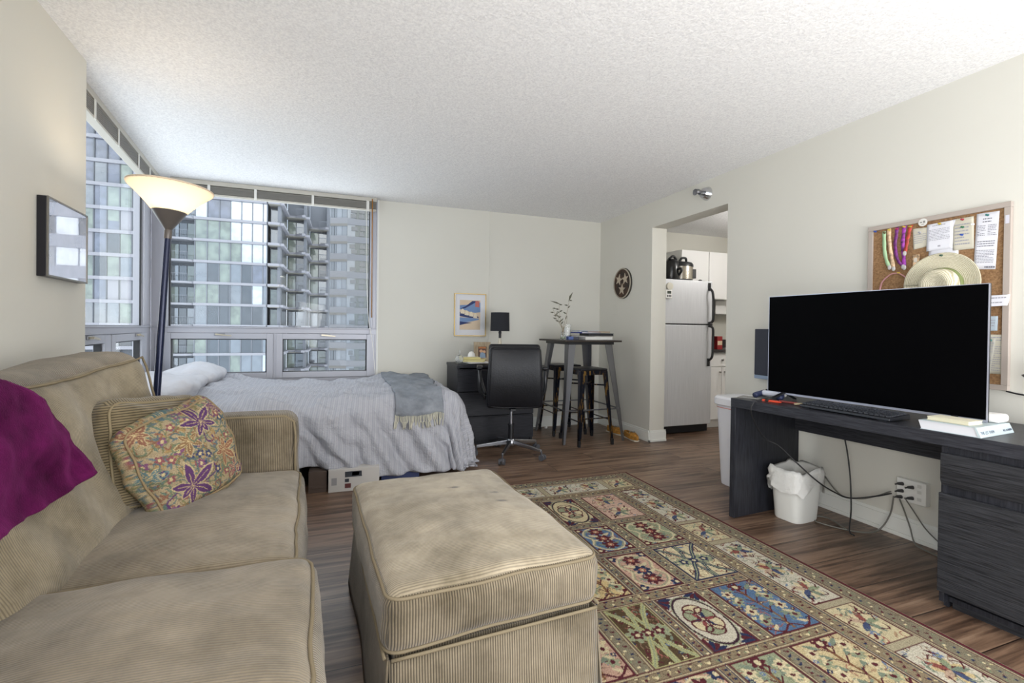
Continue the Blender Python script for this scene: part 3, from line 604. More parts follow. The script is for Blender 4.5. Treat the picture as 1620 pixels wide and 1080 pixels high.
def panel(x0, x1, y0, y1, bg, kind, c1=MAR, c2=NAV, c3=GRN):
    CR.clip = (x0, x1, y0, y1); CR.rect(x0, x1, y0, y1, bg); cx, cy, w, h = (x0+x1)/2, (y0+y1)/2, x1-x0, y1-y0
    P = lambda u, v: (cx+u*w/2, cy+v*h/2)
    tone = hexf(bg); dk_ = [v*.86 for v in tone]; lt_ = [min(1, v*1.1) for v in tone]
    for k in range(int(w*h*950)):
        x, y, a = r3.uniform(x0, x1), r3.uniform(y0, y1), r3.uniform(0, 6.3); q = r3.random()
        if q < .5: CR.curve([(x+.012*i*math.cos(a+i*.7), y+.012*i*math.sin(a+i*.7)) for i in range(5)], .0042, r3.choice((dk_, TEA, '8b6f5c', lt_, '9a5f55')))
        elif q < .85: CR.leaf(x, y, .03, .010, a, r3.choice((dk_, lt_, TEA, '8b6f5c', 'a98c6e', '6d7c92')))
        else: small(x, y, .010)
    if kind == 'oval':
        for q in ((-1, -1), (1, -1), (-1, 1), (1, 1)):
            for k in range(5): CR.leaf(*P(q[0]*.95, q[1]*.95), .07, .022, math.atan2(-q[1]*h, -q[0]*w)+(k-2)*.45, (c2, c1)[k % 2])
        CR.ell(cx, cy, w*.47, h*.47, c3); CR.ell(cx, cy, w*.455, h*.455, c1 if c1 != MAR else '3b2430'); CR.ell(cx, cy, w*.42, h*.42, bg)
        for k in range(6): a = k*PI/3+.52; CR.ell(cx+.19*w*math.cos(a), cy+.2*h*math.sin(a), .15*w, .13*h, (GRN, CRM)[k % 2], a)
        for k in range(6): a = k*PI/3+.52; CR.ell(cx+.19*w*math.cos(a), cy+.2*h*math.sin(a), .15*w, .13*h, MAR, a, .006); CR.leaf(cx, cy, .25*w, .08*w, a+.5, (NAV, '8a4a48')[k % 2])
        CR.flower(cx, cy, .02, 6, MAR, CRM)
    elif kind == 'cross':
        for sx in (-1, 1):
            for sy in (-1, 1):
                CR.curve([P(sx*.04, sy*1.0), P(sx*.08, sy*.55), P(sx*.30, sy*.18), P(sx*.98, sy*.06)], .017, c1); CR.curve([P(sx*.04, sy*1.0), P(sx*.08, sy*.55), P(sx*.30, sy*.18), P(sx*.98, sy*.06)], .006, c3)
                CR.leaf(*P(sx*.9, sy*.9), .06, .02, math.atan2(-sy, -sx), TEA); CR.curve([P(sx*.55, sy*.9), P(sx*.8, sy*.7), P(sx*.7, sy*.45), P(sx*.5, sy*.6)], .006, MAR); small(*P(sx*.62, sy*.62), .014)
        for sx in (-1, 1): CR.flower(*P(sx*.5, 0), .046, 7, GRN, PNK); CR.flower(*P(sx*.5, 0), .026, 5, c2, CRM)
        for sx in (-1, 1):
            for sy in (-1, 1): CR.curve([P(sx*.95, sy*.95), P(sx*.55, sy*.62), P(sx*.22, sy*.22), P(0, 0)], .020, c1); CR.curve([P(sx*.95, sy*.95), P(sx*.55, sy*.62), P(sx*.22, sy*.22), P(0, 0)], .006, c3)
        CR.flower(cx, cy, .026, 5, c2, CRM)
    elif kind == 'tree':
        CR.curve([P(0, -.9), P(.05, -.3), P(-.04, .3), P(0, .9)], .010, '7d5a3e')
        for k, v in enumerate((-.6, -.2, .2, .55)):
            for sx in (-1, 1):
                CR.curve([P(0, v-.1), P(sx*.3, v+.12), P(sx*.66, v+.06)], .006, c1); CR.flower(*P(sx*.64, v+.06), .028, 6, (c3, CRM)[k % 2], c1, k); CR.leaf(*P(sx*.25, v+.1), .06, .02, (.6 if sx > 0 else 2.5), TEA); CR.leaf(*P(sx*.42, v-.1), .05, .016, (-.6 if sx > 0 else 3.8), CRM); small(*P(sx*.85, v-.16), .012)
        CR.curve([P(-.95, -.72), P(-.5, -.95), P(0, -.78), P(.5, -.95), P(.95, -.72)], .008, MAR); CR.flower(*P(0, .82), .035, 7, c1, CRM)
    elif kind == 'cart':
        for sx in (-1, 1):
            CR.curve([P(0, .95), P(sx*.55, .78), P(sx*.86, .4), P(sx*.6, 0), P(sx*.86, -.4), P(sx*.55, -.78), P(0, -.95)], .010, CRM); CR.curve([P(0, .88), P(sx*.48, .72), P(sx*.76, .4), P(sx*.5, 0), P(sx*.76, -.4), P(sx*.48, -.72), P(0, -.88)], .006, GRN)
            for v in (.55, .15, -.25, -.6): CR.leaf(*P(0, v), .075, .022, .5 if sx > 0 else 2.64, (TEA, CRM, c3)[int(v*10) % 3]); CR.curve([P(0, v-.1), P(sx*.22, v), P(sx*.36, v-.12)], .006, c2)
            for v in (.85, -.85): CR.flower(*P(sx*.86, v), .03, 5, c2, CRM)
        for v, c in ((.6, c1), (0, c2), (-.5, c1)): CR.flower(*P(0, v), .045, 7, c, CRM); CR.flower(*P(0, v), .02, 5, 'a05d4d', CRM)
    elif kind == 'row':
        ver = h > w; L = max(w, h); n = max(1, int(L/.19))
        for k in range(n):
            t = -1+(2*k+1)/n; q = P(0, t) if ver else P(t, 0); z = P(.5, t+.5/n) if ver else P(t+.5/n, .5); z2 = P(-.5, t-.5/n) if ver else P(t-.5/n, -.5)
            CR.flower(*q, .062, 7, (CRM, 'c4b084')[k % 2]); CR.flower(*q, .036, 5, MAR, 'b98a78'); CR.flower(*q, .016, 4, c2, PNK); CR.curve([q, z, z2][1:]+[q], .004, TEA)
            for a in range(5): CR.leaf(*q, .072, .026, a*1.257+k, ('8b9477', '8a5048', 'b59c86', '46506e', TEA)[a]); CR.curve([(q[0]+.05*math.cos(a*1.257+k), q[1]+.05*math.sin(a*1.257+k)), (q[0]+.075*math.cos(a*1.257+k+.4), q[1]+.075*math.sin(a*1.257+k+.4)), (q[0]+.062*math.cos(a*1.257+k+.8), q[1]+.062*math.sin(a*1.257+k+.8))], .006, (MAR, TEA)[a % 2])
            small(*z, .018); small(*z2, .018); CR.leaf(*z, .04, .012, 1+k, MAR); CR.leaf(*z2, .04, .012, 4+k, MAR)
    CR.frame(x0, x1, y0, y1, .005, c1); CR.clip = (rx0, rx1, ry0, ry1)
cols = [(2.17-2.04-.0, 0)]
AX = [(.455, .625), (.715, .925), (1.005, 1.195), (1.255, 1.465), (1.54, 1.785), (1.875, 2.045)]
YR = [(.60, .88), (.955, 1.245), (1.305, 1.645), (1.715, 2.035), (2.085, 2.375), (2.435, 2.825)]
for i in range(len(AX)-1): guard(AX[i][1], AX[i+1][0], .6, 2.87)
for (a, b) in zip(YR, YR[1:]): guard(.715, 1.785, a[1], b[0])
guard(.455, 2.045, 2.84, 2.91); guard(2.05, 2.15, .5, 3.21); guard(.35, .45, .5, 3.21); guard(.45, 2.05, 3.115, 3.21); guard(.45, 2.05, .49, .58)
IV = 'c4bdaa'
grid = {4: [(PNK, 'tree'), ('c2b189', 'tree'), (BLU, 'tree'), (CRM, 'cross'), (GRN, 'cart'), ('c7a794', 'row')], 3: [(GRN, 'cross'), (GRN, 'tree'), (IV, 'oval'), (PNK, 'cart'), (BLU, 'cart'), ('c8b994', 'oval')],
        2: [(BEI, 'oval'), (PNK, 'cart'), (BRN, 'cross'), ('cdb583', 'tree'), (CRM, 'tree'), (GRN, 'tree')], 1: [(BLU, 'tree'), (CRM, 'cart'), (PNK, 'tree'), (GRN, 'row'), (BRN, 'cart'), (PNK, 'row')]}
for c, lst in grid.items():
    for (y0, y1), (bgc, kd) in zip(YR, lst):
        lt = bgc in (BLU, BRN, GRN); panel(AX[c][0], AX[c][1], y0, y1, bgc, kd, (NAV if kd == 'cross' and bgc == CRM else MAR) if bgc != BRN else 'a9a877', NAV if not lt else MAR, GRN if bgc != GRN else CRM)
for c in (0, 5):
    for y0, y1, bgc in ((2.275, 2.85, IV), (2.01, 2.245, 'c6b995'), (1.40, 1.975, IV), (1.135, 1.365, 'c6b995'), (.6, 1.10, IV)): panel(AX[c][0], AX[c][1], y0, y1, bgc, 'row', MAR, NAV, GRN)
for x0, x1, bgc in ((.455, .63, 'c4b791'), (.67, 1.33, IV), (1.365, 1.825, IV), (1.865, 2.045, 'c4b791')): panel(x0, x1, 2.92, 3.10, bgc, 'row')
CR.frame(rx0, rx1, ry0, ry1, .013, '5c1f2c'); 
nx, ny = CR.nx, CR.ny
me = bpy.data.meshes.new('rug'); vs = np.stack([CR.X.ravel()-1.25, CR.Y.ravel()-1.855, np.full(nx*ny, .011)+.0012*np.sin(CR.X.ravel()*3)], 1)
a = (np.arange(ny-1)[:, None]*nx+np.arange(nx-1)[None]).ravel(); fs = np.stack([a, a+1, a+nx+1, a+nx], 1)
per = list(range(nx))+[j*nx+nx-1 for j in range(1, ny)]+list(range(nx*ny-2, nx*(ny-1)-1, -1))+[j*nx for j in range(ny-2, 0, -1)]
low = vs[per].copy(); low[:, 2] = .0005; b0 = len(vs); k = len(per)
sides = [(per[i], b0+i, b0+(i+1) % k, per[(i+1) % k]) for i in range(k)]
me.from_pydata(np.vstack([vs, low]).tolist(), [], fs.tolist()+sides); me.materials.append(woven('wool_pile', 1, .55, 260, .004, .28)); me.polygons.foreach_set('use_smooth', [True]*len(me.polygons))
rug = bpy.data.objects.new('rug', me); COL.objects.link(rug); rug.location = (1.25, 1.855, 0); tag(rug, 'patterned wool rug of floral panels on the wood floor by the ottoman', 'rug')
paint(rug, np.vstack([CR.A.reshape(-1, 3), CR.A.reshape(-1, 3)[per]]))
# ------------------------------------------------------------------ bed
BX0, BX1, BYF, BYB, BZ = -1.50, .91, 3.60, 5.03, .60
bed = thing('bed', 'low bed with grey and white bedding along the window wall', 'bed', (-.3, 4.3, 0))
L_ = lambda x, y, z: (x+.3, y-4.3, z)
M().box(-1.18, 1.15, -.62, .70, .25, .36).build('frame', BLACK, bed, bevel=.01)
for x in (-1.1, 0, 1.05):
    for y in (-.56, .64): M().box(x-.03, x+.03, y-.03, y+.03, 0, .25).build('leg', BLACK, bed)
rbox(1.15, .66, .10, .06, (10, 8, 3), (0, 0, .01)).build('mattress', mat('white_mattress', 'd9d8d6', .9), bed, smooth=True, loc=(0.0, .05, .462))
def drape(a, b, sd, zoff=0, amp=1.0, long=0):
    # a runs along the bed (x), b across it (y); past the edges the cloth turns down
    da = max(0, a-BX1+.12+.0); db = max(0, BYF+.13-b); d = math.hypot(da, db); Rr = .15
    hump = .035*math.exp(-((a-.55)/.35)**2)+.02*fbm(a*1.5, b*1.5, sd, 1, 3)+.055*math.exp(-((a+.92)/.16)**2)*max(0, min(1, (b-3.7)/.6))
    w = amp*(.040*fbm(a*3.5+b*1.2, b*4-a*.8, sd, 1, 4)+.017*math.sin(26*(a*.55+b*.8)+5*fbm(a*1.3, b*1.3, sd+3))*max(0, fbm(a*1.1, b*1.1, sd+8)+.35))
    z = BZ+.02+hump+w+zoff; x, y = a, b
    if d > 0:
        ux, uy = da/d, -db/d
        if d < Rr*PI/2: r, dr = Rr*math.sin(d/Rr), Rr*(1-math.cos(d/Rr))
        else: r, dr = Rr+.13*(d-Rr*PI/2), Rr+.985*(d-Rr*PI/2)
        hang = min(1, d/.5); per = (a*uy*-1 if db > da else b)*1.0
        ph = a*24+b*9 if db >= da else b*22+a*7
        fold = amp*hang*(.034*math.sin(ph*.72+3.2*fbm(a*1.7, b*1.1, sd+6))+.024*math.sin(ph*1.7+b*14+4*fbm(a*2.1, b*1.4, sd+1))+.026*fbm(a*4+b*2.5, b*1.3, sd+2, 1, 3))
        tot = r+fold+zoff*1.2; x = min(a, BX1-.12)+ux*tot; y = max(b, BYF+.13)+uy*tot; z -= dr
    return x, y, z
def stripes():
    n = NT('striped_cotton'); s = n.n('SeparateXYZ'); n.l(n.co('UV'), s.inputs[0]); u = s.outputs['X']
    w1_ = n.math('ADD', n.math('MULTIPLY', n.math('SINE', n.math('MULTIPLY', u, 2*PI/.034)), .5), .5)
    w2_ = n.math('ADD', n.math('MULTIPLY', n.math('SINE', n.math('MULTIPLY', u, 2*PI/.0135)), .5), .5)
    f = n.math('ADD', n.math('MULTIPLY', w1_, .30), n.math('MULTIPLY', w2_, .4))
    n.col(n.ramp(n.math('ADD', f, n.math('MULTIPLY', n.noise(30, 3), .15)), [(.2, 'a2a4ac'), (.5, 'abacb3'), (.85, 'b5b6bb')])); n.b.inputs['Roughness'].default_value = .95; n.b.inputs['Specular IOR Level'].default_value = .1
    n.bump(n.noise(20, 6, .62), .75, .025); n.bump(n.noise(300, 2), .2, .002); return n.m
def sheetmesh(name, fn, nu, nv, m, parent, uvs, solid=.012, **k):
    g = M().grid(fn, nu, nv); o = g.build(name, m, parent, smooth=True, solid=solid, **k); uv = o.data.uv_layers.new(name='UVMap')
    ij = [(i/nu, j/nv) for j in range(nv+1) for i in range(nu+1)]
    for l in o.data.loops: uv.data[l.index].uv = uvs(*ij[l.vertex_index])
    return o
duv = thing('duvet', 'grey and white striped duvet spread over the bed', 'bedding', (-.3, 4.3, 0))
A0, A1, B0, B1 = -1.02, BX1+.60, BYF-.43, BYB-.03
def dpt(u, v):
    b = B0+(B1-B0)*v; fold = .35*max(0, min(1, (4.75-b)/1.2)); a0 = A0-.32*(1-max(0, min(1, (b-3.5)/1.4))); a = a0+(A1-a0)*u
    if b < BYF: b = BYF+(b-BYF)*(1+.24*max(0, min(1, (a-.1)/.4))+.10*math.sin(a*5.3+.8)+.08*math.sin(a*2.2))
    x, y, z = drape(a, b, 2)
    if u < .03: z += .015*math.sin(u/.03*PI)
    return L_(x, y, max(z, .07))
sheetmesh('cover', dpt, 190, 120, stripes(), duv, lambda u, v: (A0+(A1-A0)*u, B0+(B1-B0)*v), .014)
def sht(u, v):
    a = -1.50+.62*u; b = 3.62+1.38*v; pil = .0
    return L_(a, b, .612+.012*fbm(a*5, b*4, 3, 1, 3))
SHEET = mat('white_sheet', 'bfc0c6', .9, var=.03, vscale=5, bump=.5, bscale=16, bdist=.02, spec=.1)
M().grid(sht, 20, 40).build('fitted_sheet', SHEET, bed, smooth=True, solid=.01)
def pil(yc, sd, nm, lab, zc, rx_):
    def df(q): return Vector((q.x+.02*fbm(q.y*4, q.z*4, sd), q.y, q.z*(1-.35*(abs(q.x)/.24)**3)*(1-.3*(abs(q.y)/.35)**4)+.035*fbm(q.x*4, q.y*3.2, sd, 1, 4)))
    o = rbox(.24, .33, .075, .07, (18, 22, 4), (0, 0, .045), df).build('pillow', SHEET, None, smooth=True, loc=(-1.20, yc, zc)); o.rotation_euler = (0, R(rx_), R(3)); tag(o, lab, 'pillow')
pil(4.62, 3, '', 'white pillow at the head of the bed nearest the window', .70, -9)
pil(3.98, 9, '', 'white pillow at the head of the bed behind the lamp pole', .69, -8)
# grey fringed throw across the foot end
th2 = thing('throw_blanket', 'grey blue blanket with a cream fringe across the foot of the bed', 'blanket', (-.3, 4.3, 0))
TA0, TA1 = .40, .80
def tpt(u, v):
    b = 3.46+(4.98-3.46)*v; fan = 1+.25*max(0, (b-3.6)/1.3); a = .385+(.36*fan)*u
    x, y, z = drape(a, b, 2, .016, .85); z += .004*math.sin(u*9+v*20); return L_(x, y, z)
def washed():
    n = NT('washed_grey_blue'); f = n.noise(6, 5, .65); n.col(n.ramp(f, [(.3, '6c7179'), (.7, '92979e')])); n.b.inputs['Roughness'].default_value = .95; n.b.inputs['Specular IOR Level'].default_value = .1
    n.bump(n.noise(26, 4), .3, .01); n.bump(n.noise(350, 2), .3, .002); return n.m
M().grid(tpt, 40, 70).build('cloth', washed(), th2, smooth=True, solid=.010)
fr = M(); r4 = random.Random(8)
for k in range(34):
    u = k/33; p = Vector(tpt(u, 0)); q = Vector(tpt(min(1, max(0, u+.0)), .03)); d = (p-q).normalized(); sw = r4.uniform(-.016, .022)
    pts = [p+Vector((0, -.004, .004)), p+d*.03+Vector((sw*.3, -.008, -.008)), p+Vector((sw, -.014, -.05)), p+Vector((sw*1.5, -.015, -.085-r4.random()*.012))]
    fr.tube(spline(pts, 3), .0042, 5)
fr.build('fringe', mat('cream_fringe', 'b9b6a8', .95), th2, smooth=True)

# things stored under the bed
bx = thing('carton', 'white printed carton on the floor under the bed', 'box', (.095, 3.80, 0))
M().box(-.17, .17, -.33, .20, 0, .158).build('box_body', mat('white_carton', 'b9b6b2', .7), bx, bevel=.003)
INK = mat('dark_print', '2c3038', .6); INK2 = mat('grey_print', '8e8d8e', .6); REDP = mat('red_print', '5a2a2a', .6)
pr = M().mt(0).box(-.062, .05, -.3325, -.330, .108, .138).box(-.062, .052, -.3328, -.3305, .100, .108).box(-.062, -.035, -.3325, -.33, .066, .088)
pr.mt(1).box(-.062, -.022, -.3325, -.33, .024, .055).mt(2).box(-.014, .034, -.3325, -.33, .100, .134).box(-.15, -.115, -.3325, -.33, .05, .10)
pr.build('printed_picture', [INK, REDP, INK2], bx)
one(M().box(-.058, .058, -.2, .2, 0, .145).box(-.058, .058, -.202, -.2, .03, .05), 'carton', mat('brown_carton', '4d4038', .8), 'brown carton under the bed left of the white one', 'box', (-.145, 3.70, 0), bevel=.003)
one(M().box(-.14, .14, -.2, .2, 0, .165).mt(1).box(-.12, -.09, -.2015, -.2, .13, .145), 'carton', [mat('navy_carton', '23305c', .6), WHITE], 'dark blue carton under the bed right of the white one', 'box', (.43, 3.80, 0), bevel=.003)

# ------------------------------------------------------------------ floor lamp (leaning slightly, lit)
fl = thing('floor_lamp', 'dark torchiere floor lamp with a lit frosted glass bowl behind the sofa', 'lamp', (-.905, 2.80, 0))
fl.rotation_euler = (R(-.5), R(2.9), 0)
NAVY = mat('navy_gloss_pole', '1c2440', .25, .3); CUPM = mat('bronze_grey_cup', '6a6460', .4, .4)
M().lathe([(0, 0), (.13, 0), (.13, .012), (.11, .022), (.03, .03), (.016, .05), (0, .05)]).build('base', NAVY, fl, smooth='auto')
M().cyl((0, 0, .03), (0, 0, .85), .017, .0165).cyl((0, 0, .85), (0, 0, 1.60), .0165, .0135).build('pole', NAVY, fl, smooth='auto')
M().lathe([(.0, 1.585), (.0155, 1.585), (.0165, 1.59), (.0165, 1.625), (.0145, 1.63), (.030, 1.652), (.055, 1.69), (.075, 1.722), (.070, 1.722), (.05, 1.69), (.0, 1.655)], n=40).build('cup', CUPM, fl, smooth='auto')
def shade():
    n = NT('frosted_glass_bowl'); t = n.t; d = n.n('BsdfDiffuse'); d.inputs[0].default_value = c4('efe8dc'); tr = n.n('BsdfTranslucent'); tr.inputs[0].default_value = c4('f6efe2'); e = n.n('Emission'); e.inputs[0].default_value = c4('ffdcae'); e.inputs[1].default_value = .12
    mx = n.n('MixShader'); mx.inputs[0].default_value = .62; n.l(d.outputs[0], mx.inputs[1]); n.l(tr.outputs[0], mx.inputs[2]); ad = n.n('AddShader'); n.l(mx.outputs[0], ad.inputs[0]); n.l(e.outputs[0], ad.inputs[1]); n.l(ad.outputs[0], n.o.inputs[0]); return n.m
M().lathe([(.072, 1.718), (.100, 1.752), (.135, 1.79), (.165, 1.818), (.180, 1.832), (.184, 1.842), (.180, 1.845), (.172, 1.834), (.16, 1.822), (.13, 1.795), (.094, 1.755), (.066, 1.722)], n=64).build('shade', shade(), fl, smooth=True)
M().tube([(.18*math.cos(a), .18*math.sin(a), 1.842) for a in [2*PI*i/48 for i in range(48)]], .005, 6, True).build('rim', mat('frosted_rim', 'd9c6ae', .4), fl, smooth=True)
bulb = NT('bulb_glow'); e = bulb.n('Emission'); e.inputs[0].default_value = c4('ffe2b8'); e.inputs[1].default_value = 40; bulb.l(e.outputs[0], bulb.o.inputs[0])
M().ball((-.01, -.01, 1.785), .03, .03, .036).build('bulb', bulb.m, fl, smooth=True)
pl = bpy.data.lights.new('bulb_light', 'POINT'); pl.energy = 1.9; pl.color = (1, .90, .76); pl.shadow_soft_size = .035; po = bpy.data.objects.new('bulb_light', pl); COL.objects.link(po); po.location = (-.81, 2.80, 1.84)

# ------------------------------------------------------------------ left wall picture
pw = thing('framed_picture', 'black-edged framed print under glass on the left wall', 'picture', (-1.191, 2.50, 1.347), math.atan2(.49, -.037))
# local x runs along the wall away from the camera, y into the wall
def mirror_print():
    n = NT('print_under_glass'); f = n.ramp(n.noise(4, 4), [(.35, '8a8ea0'), (.6, 'b9bccb')]); n.col(f); n.b.inputs['Roughness'].default_value = .4
    gl = n.n('BsdfGlossy'); gl.inputs['Roughness'].default_value = .015; gl.inputs[0].default_value = (.93, .94, 1, 1); mx = n.n('MixShader'); mx.inputs[0].default_value = .6; n.l(n.b.outputs[0], mx.inputs[1]); n.l(gl.outputs[0], mx.inputs[2]); n.l(mx.outputs[0], n.o.inputs[0]); return n.m
M().box(0, .40, -.034, -.002, 0, .335).build('frame_box', mat('black_lacquer', '0c0a14', .3), pw, bevel=.002)
M().box(.004, .396, -.037, -.0345, .004, .331).build('print', mirror_print(), pw)
m = M(); t = .007
m.box(0, .40, -.040, -.034, 0, t).box(0, .40, -.040, -.034, .335-t, .335).box(0, t, -.040, -.034, t, .335-t).box(.40-t, .40, -.040, -.034, t, .335-t); m.build('frame_edge', mat('pewter_edge', '77736b', .35, .6), pw)
# ------------------------------------------------------------------ chest of drawers with its things
def ash(name, c, c2, ax=(1, 14, 14), rough=.45):
    n = NT(name); f = n.noise(9, 5, .6, n.co('Object', ax), dist=.4); n.col(n.ramp(f, [(.35, c), (.7, c2)])); n.b.inputs['Roughness'].default_value = rough; n.b.inputs['Specular IOR Level'].default_value = .3; n.bump(f, .12, .002); return n.m
ASH = ash('black_brown_ash', '17181d', '2b2c33'); ASHV = ash('black_brown_ash_upright', '17181d', '2a2b32', (14, 14, 1))
ch = thing('chest_of_drawers', 'black-brown three-drawer chest against the back wall behind the office chair', 'chest', (1.46, 4.44, 0))
M().box(-.40, -.375, .018, .48, 0, .765).box(.375, .40, .018, .48, 0, .765).box(-.375, .375, .46, .475, .03, .765).box(-.375, .375, .03, .46, .03, .06).box(-.375, .375, .05, .065, 0, .03).build('carcass', ASHV, ch, bevel=.001)
M().box(-.405, .405, .0, .485, .766, .792).build('top', ASH, ch, bevel=.002)
for z0, z1 in ((.05, .285), (.292, .527), (.534, .752)): M().box(-.40, .40, 0, .017, z0, z1-.012).box(-.40, .40, .007, .017, z1-.012, z1).build('drawer', ASH, ch, bevel=.002)
PAPER = mat('white_paper', 'e2e1dc', .8); YEL = mat('yellow_legal_paper', 'd9cf96', .8)
ZT = .793
def pad(name, x, y, z, w, d, h, rz, mats, label, cat, group=None):
    return one(M().mt(0).box(-w/2, w/2, -d/2, d/2, 0, h).mt(1).box(-w/2+.002, w/2-.002, d/2-.03, d/2+.0008, h, h+.0015), name, mats, label, cat, (x, y, z), R(rz), group, bevel=.0015)
pad('notebook', 1.23, 4.66, ZT, .23, .29, .012, -12, [BLACK, BLACK], 'dark notebook at the bottom of the pile on the chest', 'notebook')
pad('paper_stack', 1.28, 4.60, ZT+.0135, .22, .28, .012, 6, [PAPER, PAPER], 'white paper stack under the yellow pads on the chest', 'paper')
pad('legal_pad', 1.28, 4.62, ZT+.0272, .21, .28, .012, -20, [YEL, YEL], 'wide yellow legal pad lying on the papers on the chest', 'notepad')
pad('legal_pad', 1.25, 4.70, ZT+.0408, .20, .12, .022, -4, [YEL, PAPER], 'thick yellow notepad on top of the pile on the chest', 'notepad')
def clear(name):
    n = NT(name); n.b.inputs['Transmission Weight'].default_value = .9; n.b.inputs['Roughness'].default_value = .02; n.b.inputs['Base Color'].default_value = (.96, .97, .97, 1); n.b.inputs['IOR'].default_value = 1.15; return n.m
CLR = clear('clear_thin_glass')
one(M().lathe([(0, 0), (.02, 0), (.036, .014), (.045, .045), (.036, .078), (.018, .09), (.012, .088), (.03, .07), (.04, .045), (.03, .012), (0, .004)], n=28), 'glass_bauble', CLR, 'round clear glass bauble on the left corner of the chest', 'ornament', (1.115, 4.60, ZT), smooth=True)
one(M().lathe([(0, 0), (.032, 0), (.034, .02), (.03, .05), (.012, .075), (.008, .12), (.010, .13), (.0, .13)], n=24), 'glass_bottle', CLR, 'slim clear glass bottle at the back of the chest', 'bottle', (1.175, 4.84, ZT), smooth=True)
eg = thing('egg_night_light', 'white egg-shaped ornament beside the wooden photo frame on the chest', 'ornament', (1.30, 4.82, ZT))
M().lathe([(0, .012), (.03, .014), (.04, .035), (.042, .06), (.034, .092), (.018, .112), (0, .118)], n=28).build('dome', WHITE, eg, smooth=True); M().cyl((0, 0, 0), (0, 0, .013), .032).build('base', WHITE, eg)
pf = thing('photo_frame', 'weathered wooden photo frame propped on the chest behind the chair', 'frame', (1.41, 4.78, ZT), R(-14)); pf.rotation_euler = (R(-14), 0, R(-10))
WOODF = ash('weathered_wood', '8a7a66', 'b8a88e', (6, 6, 1), .7)
M().box(-.09, -.045, -.008, .008, 0, .22).box(.045, .09, -.008, .008, 0, .22).box(-.045, .045, -.008, .008, 0, .05).box(-.045, .045, -.008, .008, .17, .22).build('frame', WOODF, pf, bevel=.001)
M().box(-.046, .046, .0, .004, .049, .171).build('backing', mat('photo_brown', '54321f', .4), pf)
ph = M(); ph.mt(0).prism([(-.03, 0), (.035, 0), (.03, .045), (.012, .06), (-.02, .055)], -.002, 0, lambda x, y, z: (x, z, .05+y)); ph.mt(1).prism([(.018*math.cos(a), .11+.018*math.sin(a)) for a in [i*PI/6 for i in range(12)]], -.002, 0, lambda x, y, z: (x-.012, z, .013+y)).prism([(.016*math.cos(a), .10+.016*math.sin(a)) for a in [i*PI/6 for i in range(12)]], -.002, 0, lambda x, y, z: (x+.02, z, .015+y))
ph.mt(2).box(-.04, .04, -.0012, 0, .15, .168); ph.build('photograph', [mat('photo_blue', '7f95ad', .4), mat('photo_skin', 'c79a76', .4), mat('photo_orange', 'a8642c', .4)], pf)
tl = thing('table_lamp', 'table lamp with a black drum shade and pale base on the chest', 'lamp', (1.575, 4.70, ZT))
M().lathe([(0, 0), (.06, 0), (.06, .012), (.03, .02), (.022, .06), (.028, .12), (.024, .18), (.014, .25), (.012, .262), (0, .262)], n=28).build('base', mat('cream_ceramic', 'c6bfae', .3), tl, smooth=True)
M().cyl((0, 0, .262), (0, 0, .31), .014).cyl((0, 0, .31), (0, 0, .36), .018, .012).build('socket', BLACK, tl, smooth='auto')
M().lathe([(.097, .335), (.101, .335), (.097, .53), (.093, .53), (.097, .335)], n=48).cyl((0, 0, .52), (0, 0, .522), .096, n=40).build('lamp_shade', mat('black_fabric_shade', '14161d', .8, bump=.2, bscale=200), tl, smooth='auto')

# office chair: local -y is the side turned to the camera
oc_ = thing('office_chair', 'black leather swivel office chair seen from behind at the chest', 'chair', (1.465, 4.02, 0), R(-16))
LEA = mat('black_leather', '101116', .42, spec=.35, var=.15, vscale=30, bump=.25, bscale=90, bdist=.004); STEEL = mat('brushed_steel', 'aeb0b6', .28, 1)
def bk(q): return Vector((q.x*(1-.05*(q.z/.26)), q.y+.03*(q.x/.23)**2*-1+.035*((q.z-.05)/.26)**2-.015*q.z, q.z-.012*(1-(q.x/.23)**2)*(1 if q.z < 0 else -.3)))
b_ = rbox(.232, .035, .262, .03, (14, 3, 16), (.003, .022, .003), bk).build('backrest', LEA, oc_, smooth=True, loc=(.01, -.255, .735))
M().tube([bk(p)+Vector((0, -.001, 0)) for p in [Vector((p.x, -.03, p.y)) for p in loop(.219, .25, 0, .05, 6)]], .0045, 6, True).build('piping', LEA, b_, smooth=True)
def bp(q): return Vector((q.x, q.y-.012*math.sin(q.z*40)*0, q.z))
rbox(.225, .03, .12, .028, (12, 3, 8), (0, .015, 0)).build('backrest_cushion', LEA, oc_, smooth=True, loc=(.008, -.20, .90))
rbox(.235, .235, .045, .035, (12, 12, 3), (0, 0, .02), lambda q: Vector((q.x, q.y, q.z-.02*(q.y/.23)))).build('seat', LEA, oc_, smooth=True, loc=(0, .0, .515))
for s in (-1, 1):
    a = M().tube(spline([(s*.235, -.10, .53), (s*.285, -.12, .60), (s*.292, -.13, .70), (s*.292, -.10, .775), (s*.292, .02, .795), (s*.292, .14, .77), (s*.28, .165, .68), (s*.235, .12, .535)], 6), .016, 8).build('armrest', mat('arm_black', '1c1d21', .35), oc_, smooth=True)
    rbox(.027, .125, .014, .012, (2, 8, 2), (0, 0, .004)).build('arm_pad', LEA, a, smooth=True, loc=(s*.292, .0, .802))
M().box(-.10, .10, -.12, .12, .435, .465).box(-.025, .025, -.24, -.10, .44, .46).cyl((.1, .02, .45), (.22, .02, .44), .006).build('mechanism', BLACK, oc_, bevel=.004)
M().cyl((0, 0, .28), (0, 0, .44), .014).build('gas_lift', STEEL, oc_, smooth='auto'); M().cyl((0, 0, .13), (0, 0, .28), .026, .025).cyl((0, 0, .278), (0, 0, .286), .03).build('column', BLACK, oc_, smooth='auto')
